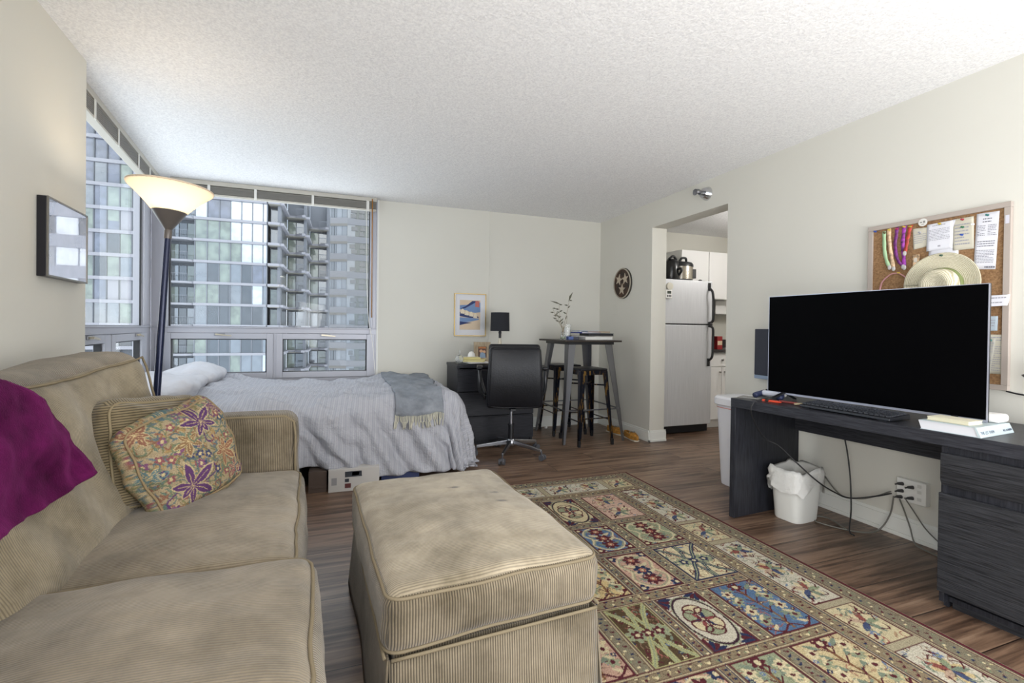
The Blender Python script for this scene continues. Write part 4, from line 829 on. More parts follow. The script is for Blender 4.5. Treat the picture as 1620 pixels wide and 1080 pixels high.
hub = M().lathe([(0, .09), (.035, .09), (.045, .105), (.045, .13), (.03, .15), (.0, .15)], n=24).build('hub', STEEL, oc_, smooth='auto')
for k in range(5):
    a = R(-125+16+72*k+2); c, s = math.cos(a), math.sin(a)
    l = M().bar((c*.03, s*.03, .122), (c*.315, s*.315, .082), .042, .026, .03, .02, (0, 0, 1)).build('base_leg', STEEL, oc_, bevel=.006)
    cs = M().cyl((c*.315, s*.315, .05), (c*.315, s*.315, .085), .007); tx, ty = -s, c
    for q in (-1, 1): cs.cyl((c*.325+tx*q*.008, s*.325+ty*q*.008, .0265), (c*.325+tx*q*.026, s*.325+ty*q*.026, .0265), .0265, n=18)
    cs.box(c*.325-.012, c*.325+.012, s*.325-.012, s*.325+.012, .03, .054).build('caster', mat('caster_grey', '4a4b50', .4), oc_, smooth='auto')

# gold framed print on the back wall (a plain landscape of sand and water)
gp = thing('framed_print', 'gold-framed blue and sand coloured landscape print on the back wall', 'picture', (1.17, YB, 1.066))
t = .009
M().box(0, .365, -.022, 0, 0, t).box(0, .365, -.022, 0, .475-t, .475).box(0, t, -.022, 0, t, .475-t).box(.365-t, .365, -.022, 0, t, .475-t).build('frame', mat('gold_frame', 'a8915c', .35, .7), gp, bevel=.001)
M().box(.008, .357, -.012, -.002, .008, .467).build('mount', mat('white_mount', 'd5d5d8', .8), gp)
a0, a1, c0, c1 = .062, .298, .072, .402; W_, H_ = a1-a0, c1-c0
pic = M(); F = lambda x, y, z: (a0+x*W_, -.0125-z, c0+y*H_)
pic.mt(0).prism([(0, 0), (1, 0), (1, 1), (0, 1)], 0, .0004, F)
pic.mt(1).prism([(0, .82), (.35, .84), (.55, .90), (1, .93), (1, .60), (.75, .57), (.5, .6), (.25, .66), (0, .68)], .0004, .0008, F)
pic.mt(2).prism([(0, .70), (.3, .80), (.6, .97), (.9, .98), (.55, .84), (.25, .72)], .0008, .001, F).prism([(0, .60), (.22, .56), (.5, .49), (.9, .45), (.93, .40), (.5, .40), (.2, .43), (0, .45)], .0008, .001, F).prism([(0, .15), (.3, .20), (.6, .23), (.2, .26), (0, .28)], .0008, .001, F)
pic.mt(1).prism([(0, .42), (.5, .40), (.93, .38), (.95, .34), (.5, .27), (0, .22)], .0004, .0008, F)
pic.mt(3)
for x, y in ((.14, .58), (.34, .53), (.56, .49), (.76, .44)): pic.prism([(x-.11, y-.03), (x+.10, y-.05), (x+.05, y+.10), (x-.02, y+.13), (x-.06, y+.08)], .001, .0013, F)
pic.mt(4).prism([(.74, .78), (.95, .76), (.95, .97), (.76, .97)], .001, .0013, F)
pic.build('print', [mat('print_sand', 'cdb9a0', .8), mat('print_blue', '6d87ad', .8), mat('print_deep_blue', '2b3763', .8), mat('print_cream', 'd8ccb4', .8), mat('print_red', 'b86b63', .8)], gp)

# ------------------------------------------------------------------ bar table, stools and what lies on the table
def worn(name, c, gold, rough=.3, thr=.60):
    n = NT(name); f = n.noise(7, 4, .6, n.co('Object', (9, 9, .9))); n.col(n.ramp(f, [(thr-.04, c), (thr, gold)])); n.b.inputs['Metallic'].default_value = .75; n.b.inputs['Roughness'].default_value = rough; return n.m
GUN = mat('gunmetal_legs', '77787c', .38, .85); WORN = worn('worn_navy_black_metal', '1b1e2a', '8a6a36'); DKT = mat('dark_walnut_metal_top', '3a332e', .4, .4)
bt = thing('bar_table', 'square gunmetal bar-height table standing in the corner', 'table', (2.43, 4.545, 0))
M().box(-.33, .33, -.33, .33, 1.028, 1.046).build('tabletop', DKT, bt, bevel=.004); M().box(-.27, .27, -.27, .27, 1.0, 1.028).build('apron', BLACK, bt)
for sx, sy in ((-1, -1), (1, -1), (-1, 1), (1, 1)):
    m = M(); a = Vector((sx*.255, sy*.255, 1.02)); b = Vector((sx*.352, sy*.36, .004))      # folded sheet: two tapering faces
    for ax in (0, 1):
        w0 = Vector((-sx*.085, 0, 0)) if ax == 0 else Vector((0, -sy*.085, 0)); w1_ = w0*.27; tn = Vector((0, -sy*.006, 0)) if ax == 0 else Vector((-sx*.006, 0, 0))
        m.hexa([b, b+w1_, b+w1_+tn, b+tn], [a, a+w0, a+w0+tn, a+tn])
    m.build('leg', GUN, bt)
for a, b in (((-1, -1), (1, -1)), ((1, -1), (1, 1)), ((1, 1), (-1, 1)), ((-1, 1), (-1, -1))): M().bar((a[0]*.318, a[1]*.325, .335), (b[0]*.318, b[1]*.325, .335), .012, .012, .012, .012).build('stretcher', GUN, bt)
def stool(loc, rz, label):
    s = thing('bar_stool', label, 'stool', loc, R(rz))
    rbox(.155, .155, .012, .010, (8, 8, 2), (0, 0, -.004)).build('seat', worn('worn_seat_metal', '2a2a2e', '7d6a4c', .35, .7), s, smooth=True, loc=(0, 0, .752))
    M().box(-.152, .152, -.152, -.146, .70, .742).box(-.152, .152, .146, .152, .70, .742).box(-.152, -.146, -.146, .146, .70, .742).box(.146, .152, -.146, .146, .70, .742).build('seat_apron', WORN, s)
    for sx, sy in ((-1, -1), (1, -1), (-1, 1), (1, 1)):
        m = M(); a = Vector((sx*.154, sy*.154, .735)); b = Vector((sx*.198, sy*.208, .03))
        for ax in (0, 1):
            w0 = Vector((-sx*.058, 0, 0)) if ax == 0 else Vector((0, -sy*.058, 0)); w1_ = w0*.48; tn = Vector((0, -sy*.005, 0)) if ax == 0 else Vector((-sx*.005, 0, 0))
            m.hexa([b, b+w1_, b+w1_+tn, b+tn], [a, a+w0, a+w0+tn, a+tn])
        l = m.build('leg', WORN, s); M().bar((b.x-sx*.008, b.y-sy*.008, 0), (b.x-sx*.01, b.y-sy*.01, .06), .026, .03, .026, .03).build('foot_cap', BLACK, l, bevel=.003)
    for z, e in ((.27, .182), (.245, .184)):
        for q in (-e, e): (M().bar((-e, q, z), (e, q, z), .010) if z > .26 else M().bar((q, -e, z), (q, e, z), .010)).build('footrest', WORN, s)
    M().bar((-.16, -.16, .60), (.16, .16, .60), .014, .014, .006, .006).bar((-.16, .16, .594), (.16, -.16, .594), .014, .014, .006, .006).build('cross_brace', WORN, s)
    return s
stool((2.385, 4.285, 0), 1, 'navy-black metal bar stool nearer the camera under the bar table')
stool((2.355, 4.78, 0), -1, 'navy-black metal bar stool nearer the back wall under the bar table')
Z2 = 1.0465
vs_ = thing('bud_vase', 'small glass bud vase of dried leafy sprigs on the bar table', 'vase', (2.20, 4.47, Z2))
M().lathe([(0, 0), (.024, 0), (.027, .01), (.027, .045), (.018, .06), (.016, .075), (.02, .082), (.017, .082), (.013, .07), (.023, .045), (.023, .008), (0, .004)], n=24).build('vase', CLR, vs_, smooth=True)
M().lathe([(0, .005), (.022, .008), (.0225, .03), (0, .031)], n=20).build('water', mat('green_water', '8fa37c', .2), vs_, smooth=True)
st = M(); lv = M(); STM = mat('dried_stem', '8f7f62', .8); LVM = mat('dried_grey_leaf', '5c5b4c', .8)
for k, (dx, dy, h, lean) in enumerate(((.01, 0, .42, .06), (-.02, .01, .33, -.10), (-.015, -.01, .29, -.07), (.02, .0, .25, .03), (-.03, 0, .37, -.02))):
    pts = spline([(0, 0, .02), (dx*.4, dy, .12), (dx+lean*.5, dy, h*.65), (dx+lean, dy, h)], 5); st.tube(pts, .0028, 5, rf=lambda t: 1-.6*t)
    for j in range(5):
        p = pts[min(len(pts)-1, int(len(pts)*(.55+.1*j)))]; sd = (-1 if j % 2 else 1)*(1 if k else .7); L = .055; d = Vector((sd*.8-.3, .2*sd, .45-.12*j)).normalized()
        if k == 3: continue
        q = p+d*L; nn = Vector((0, -1, 0)).cross(d)*.008
        lv.add([p, p+d*L*.45+nn, q, p+d*L*.45-nn+Vector((0, .003, 0))], [(0, 1, 2, 3)])
p = Vector((-.03, 0, .37)); lv.add([p, p+Vector((-.05, 0, .025)), p+Vector((-.125, 0, .035)), p+Vector((-.05, 0, .008))], [(0, 1, 2, 3)])
p = Vector((.06, 0, .40)); lv.add([p, p+Vector((.03, 0, .05)), p+Vector((.05, 0, .105)), p+Vector((.008, 0, .06))], [(0, 1, 2, 3)])
st.build('stems', STM, vs_, smooth=True); lv.build('leaves', LVM, vs_, solid=.002)
cd = thing('candle_glass', 'white candle in a clear glass beside the bud vase on the bar table', 'candle', (2.295, 4.56, Z2))
M().cyl((0, 0, .004), (0, 0, .125), .034, n=28).build('wax', mat('white_wax', 'e0dfda', .5), cd, smooth='auto'); M().lathe([(0, 0), (.038, 0), (.038, .165), (.036, .165), (.036, .004), (0, .004)], n=28).build('glass', CLR, cd, smooth='auto')
def cb(name, x, y, z, w, d, h, rz, mats, label, cat='book', g=None): return one(M().mt(0).box(-w/2, w/2, -d/2, d/2, 0, h*.12).box(-w/2, w/2, -d/2, d/2, h*.88, h).box(-w/2, -w/2+.004, -d/2, d/2, h*.12, h*.88).mt(1).box(-w/2+.004, w/2-.003, -d/2+.003, d/2-.003, h*.12, h*.88), name, mats, label, cat, (x, y, z), R(rz), g)
one(M().mt(0).box(-.055, .0, -.04, .04, 0, .036).mt(1).box(0, .055, -.04, .04, 0, .036), 'small_box', [mat('blue_box', '2f4a8a', .4), mat('dark_blue_box', '12162e', .4)], 'small blue box in front of the candle on the bar table', 'box', (2.285, 4.42, Z2), R(-8), bevel=.002)
cb('book', 2.59, 4.52, Z2, .34, .25, .034, 2, [mat('pale_book_cover', 'cfccca', .5), PAPER], 'thick pale book at the bottom of the stack on the bar table')
cb('book', 2.44, 4.60, Z2+.0345, .30, .22, .008, 5, [mat('charcoal_folder', '23242a', .5), PAPER], 'thin charcoal folder sticking out left in the bar table stack')
cb('binder', 2.62, 4.50, Z2+.043, .30, .22, .026, -3, [BLACK, mat('dark_pages', '2a2a2e', .8)], 'black binder in the middle of the stack on the bar table', 'binder')
cb('magazine', 2.50, 4.52, Z2+.0695, .26, .20, .012, 9, [mat('royal_blue_cover', '23388c', .4), PAPER], 'royal blue magazine near the top of the bar table stack', 'magazine')
cb('magazine', 2.61, 4.50, Z2+.082, .26, .19, .006, -7, [mat('grey_cover', '8f8c86', .4), mat('ochre_edge', 'b0803a', .7)], 'grey magazine with an ochre edge on the bar table stack', 'magazine')
one(M().mt(0).box(-.12, .12, -.08, .08, 0, .009).mt(1).box(-.05, .02, -.0805, .0, .009, .0098).mt(2).box(.02, .07, -.0805, .04, .009, .0098).mt(3).box(-.12, -.05, -.081, -.02, .009, .0098), 'magazine', [mat('pale_blue_cover', 'a9b5c6', .4), mat('ochre_print', 'b5893f', .5), mat('pink_print', 'cfa5a3', .5), mat('navy_print', '31406f', .5)], 'multicoloured magazine topmost on the bar table stack', 'magazine', (2.48, 4.50, Z2+.0885), R(4))

# wall fittings in the corner
pq = thing('wall_plaque', 'round dark wood plaque with three pale stars on the right wall', 'plaque', (XR, 4.585, 1.685))
def pq_(x, y, z): return (-z, -x, y)
M().lathe([(0, .0), (.172, .0), (.172, .024), (.160, .026), (.160, .016), (0, .016)], n=56, ax=(-1, 0, 0)).build('rim', mat('pale_rim', 'a79f90', .6), pq, smooth='auto')
M().lathe([(.173, .0), (.174, .0), (.174, .02), (.1725, .02), (.173, 0)], n=56, ax=(-1, 0, 0)).build('edge_band', mat('dark_edge', '3a3833', .6), pq, smooth='auto')
M().lathe([(0, .0165), (.159, .0165), (.159, .018), (0, .018)], n=48, ax=(-1, 0, 0)).build('field', mat('burnt_wood_field', '2c1c12', .6, var=.7, vscale=14), pq)
for cx, cy, a in ((-.062, .045, .25), (.062, .045, -.1), (0, -.068, .1)):
    M().prism([((.068 if k % 2 == 0 else .027)*math.sin(a+k*PI/5)+cx, (.068 if k % 2 == 0 else .027)*math.cos(a+k*PI/5)+cy) for k in range(10)], .018, .023, pq_).build('star', mat('pale_star', 'b3a693', .6), pq)
one(M().box(-.003, 0, -.045, .045, -.065, .065), 'blank_wall_plate', WALL, 'painted-over blank plate below the plaque on the right wall', 'wall plate', (XR, 4.76, 1.40), bevel=.002)
sp = thing('sprinkler_head', 'chrome sidewall sprinkler high on the right wall by the doorway', 'sprinkler', (XR, 3.30, 2.36))
M().lathe([(.060, 0), (.058, .006), (.046, .04), (.040, .05), (.0, .05)], n=32, ax=(-1, 0, 0)).build('escutcheon', CHROME, sp, smooth='auto')
M().cyl((-.05, 0, 0), (-.085, 0, 0), .02).tube([(-.085, -.018, 0), (-.11, -.016, 0), (-.13, 0, 0), (-.11, .016, 0), (-.085, .018, 0)], .005, 6).build('body', METALB, sp, smooth='auto')
M().lathe([(0, .13), (.028, .13), (.028, .134), (0, .134)], n=20, ax=(-1, 0, 0)).box(-.134, -.10, -.025, .025, .018, .021).build('deflector', METALB, sp)
# loafers by the wall
def shoe(loc, rz, label):
    s = thing('loafer', label, 'shoe', loc, R(rz)); TANL = mat('tan_suede', 'a8762f', .85, var=.2, vscale=30); outline = [(-.135, .02), (-.12, .036), (-.06, .034), (0, .036), (.07, .045), (.12, .03), (.138, 0), (.12, -.03), (.07, -.04), (0, -.03), (-.06, -.032), (-.12, -.036), (-.135, -.02)]
    M().prism(outline, 0, .014).build('sole', mat('pale_sole', 'c9c2b0', .7), s, bevel=.003)
    hts = lambda x: .055 if x < -.02 else .06-.025*min(1, (x+.02)/.15)
    def up(u, v):
        a = 2*PI*u; x, y = .133*math.cos(a), (.037+.006*(math.cos(a) > 0))*math.sin(a); k = v; h = hts(x)
        if v > .6: sh = 1-(v-.6)/.4*.35; x, y = x*sh-.02*(v-.6), y*sh
        return (x, y, .014+h*min(1, v/.6)*(1 if v < .6 else 1))
    M().grid(up, 36, 8).build('upper', TANL, s, smooth=True, solid=.004)
    M().ball((.045, 0, .055), .06, .03, .02).build('vamp', TANL, s, smooth=True); M().ball((-.045, 0, .05), .075, .025, .006).build('lining', mat('pale_lining', 'cfcac0', .9), s, smooth=True)
    M().tube(spline([(.0, -.025, .07), (.01, .0, .085), (0, .025, .07)], 4), .004, 5).tube(spline([(.01, 0, .08), (.03, .02, .088), (.02, .03, .075), (0, 0, .08)], 4), .003, 5).build('laces', mat('grey_lace', '8d8a80', .9), s, smooth=True); return s
shoe((2.885, 4.52, 0), -84, 'tan suede loafer under the bar table edge farther from the doorway')
shoe((2.90, 4.235, 0), -95, 'tan suede loafer against the right wall nearer the doorway')
M2 = M().tube(spline([(2.02, 5.05, .20), (2.05, 5.04, .12), (2.10, 5.0, .012), (2.14, 4.97, .008), (2.05, 4.96, .008), (2.02, 5.0, .01), (2.12, 5.02, .012), (2.2, 4.99, .008)], 6), .004, 6)
one(M2, 'lamp_cord', mat('clear_grey_cord', '8a8a86', .5), 'thin grey cord coiled on the floor behind the bar table leg', 'cord', smooth=True)
one(M().box(-.015, .015, -.012, .012, 0, .026), 'plug_adapter', WHITE, 'small white plug adapter on the floor by the back wall', 'plug', (2.25, 4.985, 0), R(20), bevel=.004)
# ------------------------------------------------------------------ desk on the right: local x runs along its front towards the camera, y to the wall
DA = math.atan2(-.9968, .079)
dk = thing('desk', 'black-brown wood-grain desk with a drawer unit along the right wall', 'desk', (2.286, 2.277, 0), DA)
DASH = ash('desk_black_ash', '1d1e23', '3b3c42', (1, 16, 16), .36); DASHV = ash('desk_black_ash_upright', '191a1f', '2f3036', (16, 16, 1), .42); DASHF = ash('desk_drawer_ash', '17181b', '37383c', (1, 9, 26), .5)
M().box(0, 1.42, 0, .60, .685, .740).build('desktop', DASH, dk, bevel=.002)
M().box(0, .037, .0, .60, 0, .684).build('side_panel', DASHV, dk, bevel=.002)
M().box(.038, 1.048, .555, .572, .505, .684).build('modesty_panel', DASH, dk)
M().box(1.05, 1.068, .012, .59, .03, .684).box(1.068, 1.40, .022, .04, .642, .684).box(1.068, 1.40, .022, .04, .48, .535).box(1.40, 1.42, .012, .59, 0, .684).box(1.068, 1.40, .57, .585, .03, .684).box(1.068, 1.40, .04, .57, .03, .05).box(1.05, 1.068, .05, .59, 0, .03).build('drawer_cabinet', DASHV, dk)
M().box(1.078, 1.40, .055, .07, 0, .05).build('plinth', DASHF, dk)
d1 = M().prism([(-.004, .545), (-.004, .655), (.014, .655), (.014, .520), (.010, .520)], 1.052, 1.418, lambda x, y, z: (z, x, y)).build('drawer', DASHF, dk, bevel=.001)
M().box(1.048, 1.42, -.004, .014, .075, .488).build('drawer', DASHF, dk, bevel=.002)
M().cyl((.037, .10, .64), (.0385, .10, .64), .017, n=24).build('cable_grommet', ALUD, dk); M().cyl((.34, .553, .60), (.34, .5555, .60), .009, n=16).build('cam_bolt', CHROME, dk)
def dw(x, y, z=0):          # desk-local to room coordinates
    c, s = math.cos(DA), math.sin(DA); return Vector((2.286+c*x-s*y, 2.277+s*x+c*y, z))
ZD = .741
tv = thing('television', 'large flat television with a black screen standing on the desk', 'television', dw(.622, .185, ZD), DA)
W2, Z0, Z1 = .507, .040, .628
M().box(-W2, W2, 0, .012, Z0, Z1).build('back_shell', mat('dark_tv_back', '1a1b22', .4), tv, bevel=.002); M().box(-.30, .30, .012, .05, Z0+.03, .36).build('electronics_box', BLACK, tv, bevel=.01)
M().box(-W2+.003, W2-.004, -.003, 0, Z0+.011, Z1-.003).build('screen', mat('black_screen', '020203', .5, spec=.03), tv)
SIL = mat('silver_tv_trim', 'b9bccb', .3, .7)
M().box(-W2, W2, -.005, .0, Z0, Z0+.011).box(W2-.004, W2, -.004, 0, Z0+.011, Z1).box(-W2, -W2+.0025, -.004, 0, Z0+.011, Z1).box(-W2, W2, -.004, 0, Z1-.003, Z1).build('bezel', SIL, tv)
for s in (-1, 1):
    M().bar((s*.40, .006, Z0+.012), (s*.415, -.14, .006), .024, .020, .010, .010, (1, 0, 0)).bar((s*.40, .006, Z0+.012), (s*.415, .12, .006), .024, .020, .010, .010, (1, 0, 0)).build('foot', BLACK, tv, bevel=.003)
kb = thing('keyboard', 'black computer keyboard on the desk below the television screen', 'keyboard', dw(.63, .115, ZD), DA-R(3.5))
M().hexa([(-.225, -.075, .004), (.225, -.075, .004), (.225, .08, .004), (-.225, .08, .004)], [(-.223, -.073, .018), (.223, -.073, .018), (.223, .078, .030), (-.223, .078, .030)]).build('keyboard_body', mat('keyboard_shell', '17191f', .4), kb, bevel=.004)
for x in (-.19, .19): M().box(x-.02, x+.02, -.07, -.055, 0, .005).build('rubber_foot', BLACK, kb)
KEY = mat('black_keycap', '24262c', .45)
for j in range(5):
    n = 18
    for i in range(n):
        x = -.214+i*.0243; y = -.062+j*.0245; z = .0195+(y+.073)*.079
        M().hexa([(x, y, z), (x+.0205, y, z), (x+.0205, y+.02, z+.0015), (x, y+.02, z+.0015)], [(x+.002, y+.002, z+.007), (x+.0185, y+.002, z+.007), (x+.0185, y+.018, z+.0085), (x+.002, y+.018, z+.0085)]).build('key', KEY, kb)
bk1 = thing('book', 'thick white book lying at the desk front edge below the television corner', 'book', dw(1.075, .145, ZD), DA)
PG2 = mat('white_book_pages', 'c8c9ce', .8); CVR = mat('pale_blue_cover', 'aebbbf', .5)
M().hexa([(-.096, -.138, .002), (.092, -.138, .002), (.088, .138, .002), (-.096, .138, .002)], [(-.108, -.136, .037), (.080, -.138, .036), (.080, .138, .036), (-.100, .138, .037)]).build('pages', PG2, bk1)
M().box(-.098, .101, -.141, .141, 0, .002).hexa([(.092, -.141, .002), (.101, -.141, .002), (.101, .141, .002), (.092, .141, .002)], [(.080, -.141, .0385), (.086, -.141, .0385), (.086, .141, .0385), (.080, .141, .0385)]).hexa([(-.102, -.141, .0372), (.080, -.141, .0365), (.080, .141, .0365), (-.102, .141, .0372)], [(-.102, -.141, .039), (.086, -.141, .0385), (.086, .141, .0385), (-.102, .141, .039)]).build('cover', CVR, bk1)
def text(body, size, m, parent, loc, rot, name='lettering'):
    cu = bpy.data.curves.new(name, 'FONT'); cu.body = body; cu.size = size; cu.extrude = .0002; ob = bpy.data.objects.new(name+'_curve', cu); COL.objects.link(ob)
    dg = bpy.context.evaluated_depsgraph_get(); me = bpy.data.meshes.new_from_object(ob.evaluated_get(dg)); bpy.data.objects.remove(ob)
    me.materials.clear(); me.materials.append(m); o = bpy.data.objects.new(name, me); COL.objects.link(o); o.parent = parent; o.location = loc; o.rotation_euler = rot; return o
SPN = mat('spine_navy', '33405a', .5); sang = math.atan2(.015, .0365)
for bd, y0, sz in (('THE LET THEM', -.128, .017), ('MEL ROBBINS', .058, .0125)):
    t_ = text(bd, sz, SPN, bk1, (0, 0, 0), (0, 0, 0)); t_.matrix_local = Matrix.Translation((.0975, y0, .011)) @ Matrix.Rotation(PI/2, 4, 'Z') @ Matrix.Rotation(PI/2-sang, 4, 'X') @ Matrix.Translation((0, 0, .0003))
one(M().mt(0).box(-.085, .06, -.05, .05, 0, .002).box(-.085, .06, -.05, .05, .014, .016).mt(1).box(-.083, .058, -.048, .048, .002, .014), 'notepad', [mat('cream_cover', 'd8d3bb', .7), mat('cream_pages', 'cbc6ad', .8)], 'cream notepad lying on the thick white book', 'notepad', dw(1.075, .075, ZD+.0395), DA-R(3), bevel=.001)
one(rbox(.045, .045, .018, .014, (4, 4, 2)), 'charger_block', WHITE, 'white rounded charger block behind the television corner on the book', 'charger', dw(1.115, .25, ZD+.058), DA, smooth=True)
gc = thing('game_controller', 'pale grey and navy game controller on the far end of the desk', 'controller', dw(.135, .20, ZD), DA+R(8)); NVB = mat('navy_grip', '222a4a', .5)
rbox(.055, .03, .016, .012, (8, 4, 2)).build('shell', mat('pale_grey_shell', 'b6b9c4', .4), gc, smooth=True, loc=(0, 0, .034))
for s in (-1, 1):
    M().tube(spline([(s*.05, .0, .035), (s*.068, -.03, .026), (s*.075, -.065, .018)], 4), .017, 10).build('grip', NVB, gc, smooth=True); M().cyl((s*.028, -.01, .048), (s*.028, -.01, .058), .008, .009).build('thumbstick', BLACK, gc, smooth='auto')
one(M().lathe([(0, 0), (.058, 0), (.062, .008), (.056, .022), (.038, .032), (0, .036)], n=28), 'white_mouse', WHITE, 'rounded white mouse-like gadget at the far corner of the desk', 'gadget', dw(.06, .33, ZD), 0, smooth=True)
one(M().box(-.07, .07, -.05, .05, 0, .003), 'paper_slip', mat('grey_leaflet', '8d8c88', .6), 'grey leaflet under the white gadget at the desk corner', 'paper', dw(.055, .12, ZD), DA+R(20))
one(M().cyl((-.045, 0, .007), (.045, 0, .007), .007).cyl((.045, 0, .007), (.06, 0, .007), .006, .003), 'marker_pen', mat('orange_red_marker', 'c8432a', .4), 'orange-red marker lying beside the television foot', 'pen', dw(.225, .06, ZD), DA+R(12), smooth='auto')
one(M().cyl((-.06, 0, .0065), (.06, 0, .0065), .0065).cyl((.06, 0, .0065), (.075, 0, .0065), .005), 'marker_pen', mat('dark_red_marker', '7c3532', .4), 'dark red marker lying behind the television foot', 'pen', dw(.30, .12, ZD), DA+R(4), smooth='auto')
clut = M()
for k in range(4): clut.tube(spline([dw(.30+.03*k, .30, ZD+.005+.004*k), dw(.40, .26+.03*k, ZD+.012), dw(.52, .29-.02*k, ZD+.005+.006*k), dw(.60, .25+.02*k, ZD+.006), dw(.46, .22+.03*k, ZD+.016)], 6), .003, 5)
one(clut, 'cable_bundle', BLACK, 'tangle of thin black cables on the desk behind the television foot', 'cable', smooth=True)
one(M().tube(spline([(-.05, 0, .006), (-.02, .01, .012), (.01, -.005, .008), (.04, .008, .014), (.06, 0, .008)], 5), .006, 6), 'earphone_cable', mat('tan_white_cord', 'a89a7c', .6), 'small tan and white coiled cable at the left end of the keyboard', 'cable', dw(.40, .09, ZD), DA, smooth=True)
wsp = thing('wall_speaker', 'slim dark grey fabric speaker on the right wall behind the television', 'speaker', (XR, 2.60, .80))
M().box(-.045, -.002, -.13, .13, .028, .375).build('grille', mat('dark_grey_grille', '343742', .8, bump=.3, bscale=400), wsp, bevel=.004); M().box(-.045, -.002, -.13, .13, 0, .027).build('control_strip', mat('pale_blue_strip', '8798ae', .5), wsp, bevel=.003)
dl = thing('desk_lamp', 'black desk lamp reaching in at the right edge above the desk', 'lamp', dw(1.30, .46, ZD), 0)
M().lathe([(0, 0), (.075, 0), (.075, .012), (.02, .02), (0, .02)], n=28).build('base', BLACK, dl, smooth='auto'); M().tube(spline([(0, 0, .018), (.02, -.06, .14), (.05, -.10, .30), (.03, -.02, .33), (.0, .045, .275)], 6), .007, 8).build('arm', BLACK, dl, smooth=True)
M().lathe([(.03, 0), (.035, .0), (.05, .03), (.085, .085), (.082, .087), (.045, .03), (.03, .002)], (0, .045, .275), 28, ax=(-.12, .35, -.75)).build('lamp_shade', mat('black_lampshade', '14151c', .35), dl, smooth='auto')
wb = thing('wastebasket', 'small white wastebasket with a bag liner under the desk', 'bin', (2.665, 2.125, 0), DA)
def squ(h, r, z, n=40, j=0): return [Vector((math.copysign(abs(math.cos(a))**.45, math.cos(a))*h, math.copysign(abs(math.sin(a))**.45, math.sin(a))*r, z+(j*math.sin(a*5)*.5+j*math.sin(a*3+1)*.5))) for a in [2*PI*i/n for i in range(n)]]
def rings(rs, n=40, close=True):
    m = M(); m.v = [tuple(p) for r in rs for p in r]; m.f = [(a*n+i, a*n+(i+1) % n, (a+1)*n+(i+1) % n, (a+1)*n+i) for a in range(len(rs)-1) for i in range(n)]
    if close: m.f.append(tuple(range(n-1, -1, -1)))
    m.mi = [0]*len(m.f); return m
rings([squ(.082, .102, .001), squ(.086, .106, .01), squ(.102, .128, .285), squ(.098, .124, .285), squ(.082, .102, .012)]).build('bin_body', mat('white_bin', 'deded8', .45), wb, smooth='auto')
def crinkle(q, k): return [p+Vector((k*fbm(p.x*30, p.y*30, p.z*30), k*fbm(p.y*30, p.x*30, p.z*30+5), k*fbm(p.z*30, p.x*30, p.y*30+9))) for p in q]
LIN = NT('thin_bag_liner'); LIN.b.inputs['Base Color'].default_value = c4('e4e3de'); LIN.b.inputs['Roughness'].default_value = .35; LIN.b.inputs['Transmission Weight'].default_value = .15; LIN.bump(LIN.noise(40, 4), .5, .01)
rings([crinkle(squ(.116, .146, .195, 40, .05), .018), crinkle(squ(.118, .150, .235, 40, .02), .020), crinkle(squ(.112, .141, .268), .010), crinkle(squ(.115, .144, .30), .012), crinkle(squ(.110, .136, .322, 40, .02), .014), crinkle(squ(.094, .118, .312, 40, .01), .008), crinkle(squ(.082, .104, .25), .01), crinkle(squ(.07, .09, .10), .01)], 40, False).build('bag_liner', LIN.m, wb, smooth=True)
tb = thing('storage_tote', 'tall white lidded bin standing against the right wall beyond the desk', 'bin', (2.835, 2.70, 0))
rings([squ(.115, .12, .001, 40), squ(.118, .124, .02), squ(.145, .155, .60), squ(.14, .15, .60)]).build('bin_body', mat('white_tote', 'd9d9de', .4), tb, smooth='auto')
rings([squ(.155, .166, .60), squ(.162, .172, .606), squ(.162, .172, .65), squ(.15, .16, .664), squ(.05, .04, .67), squ(.001, .001, .67)], 40).build('lid', mat('white_lid', 'e0e0e4', .4), tb, smooth='auto')
rings([squ(.1445, .1545, .578), squ(.1465, .1565, .578), squ(.1467, .1567, .584), squ(.145, .155, .584)], 40, False).build('red_band', mat('faded_red_line', 'c98d86', .5), tb)
# outlet, plugs, cables
ot = thing('outlet_adapter', 'white six-way wall outlet adapter low on the right wall under the desk', 'outlet', (XR, 1.675, .278))
M().box(-.038, 0, -.072, .072, -.062, .062).build('housing', mat('white_outlet', 'e2e1dc', .4), ot, bevel=.004)
for z in (-.032, .008, .04): M().box(-.0385, -.0378, -.05, -.03, z-.009, z+.009).build('socket_face', mat('socket_face', 'c9c8c2', .4), ot)
PLG = mat('dark_grey_plug', '3c3c3d', .5); CAB = mat('black_cable', '1a1a1c', .5); CABG = mat('grey_cable', '6d6b64', .5)
def cord_(pts, r, m, label, plug=None):
    o = thing('power_cord', label, 'cable', (0, 0, 0)); M().tube(spline(pts, 8), r, 6).build('cable', m, o, smooth=True)
    if plug: M().cyl(Vector(plug), Vector(plug)+Vector((-.024, .010, 0)), .010, .007, 12).cyl(Vector(plug)+Vector((-.024, .010, 0)), Vector(plug)+Vector((-.038, .016, -.004)), .005, .004, 8).build('plug', PLG, o, smooth='auto')
    return o
px = XR-.040
cord_([dw(.20, .16, ZD+.012), dw(.17, .03, ZD+.008), dw(.155, -.014, ZD-.06), (2.42, 2.155, .516), (2.50, 2.112, .463), (2.56, 2.04, .375), (2.62, 1.955, .285), (2.75, 1.945, .21), (2.85, 1.92, .172), (2.92, 1.82, .21), (px-.06, 1.735, .255)], .0042, CAB, 'black cord falling over the desk front and across the wastebasket to the outlet', (px, 1.715, .31))
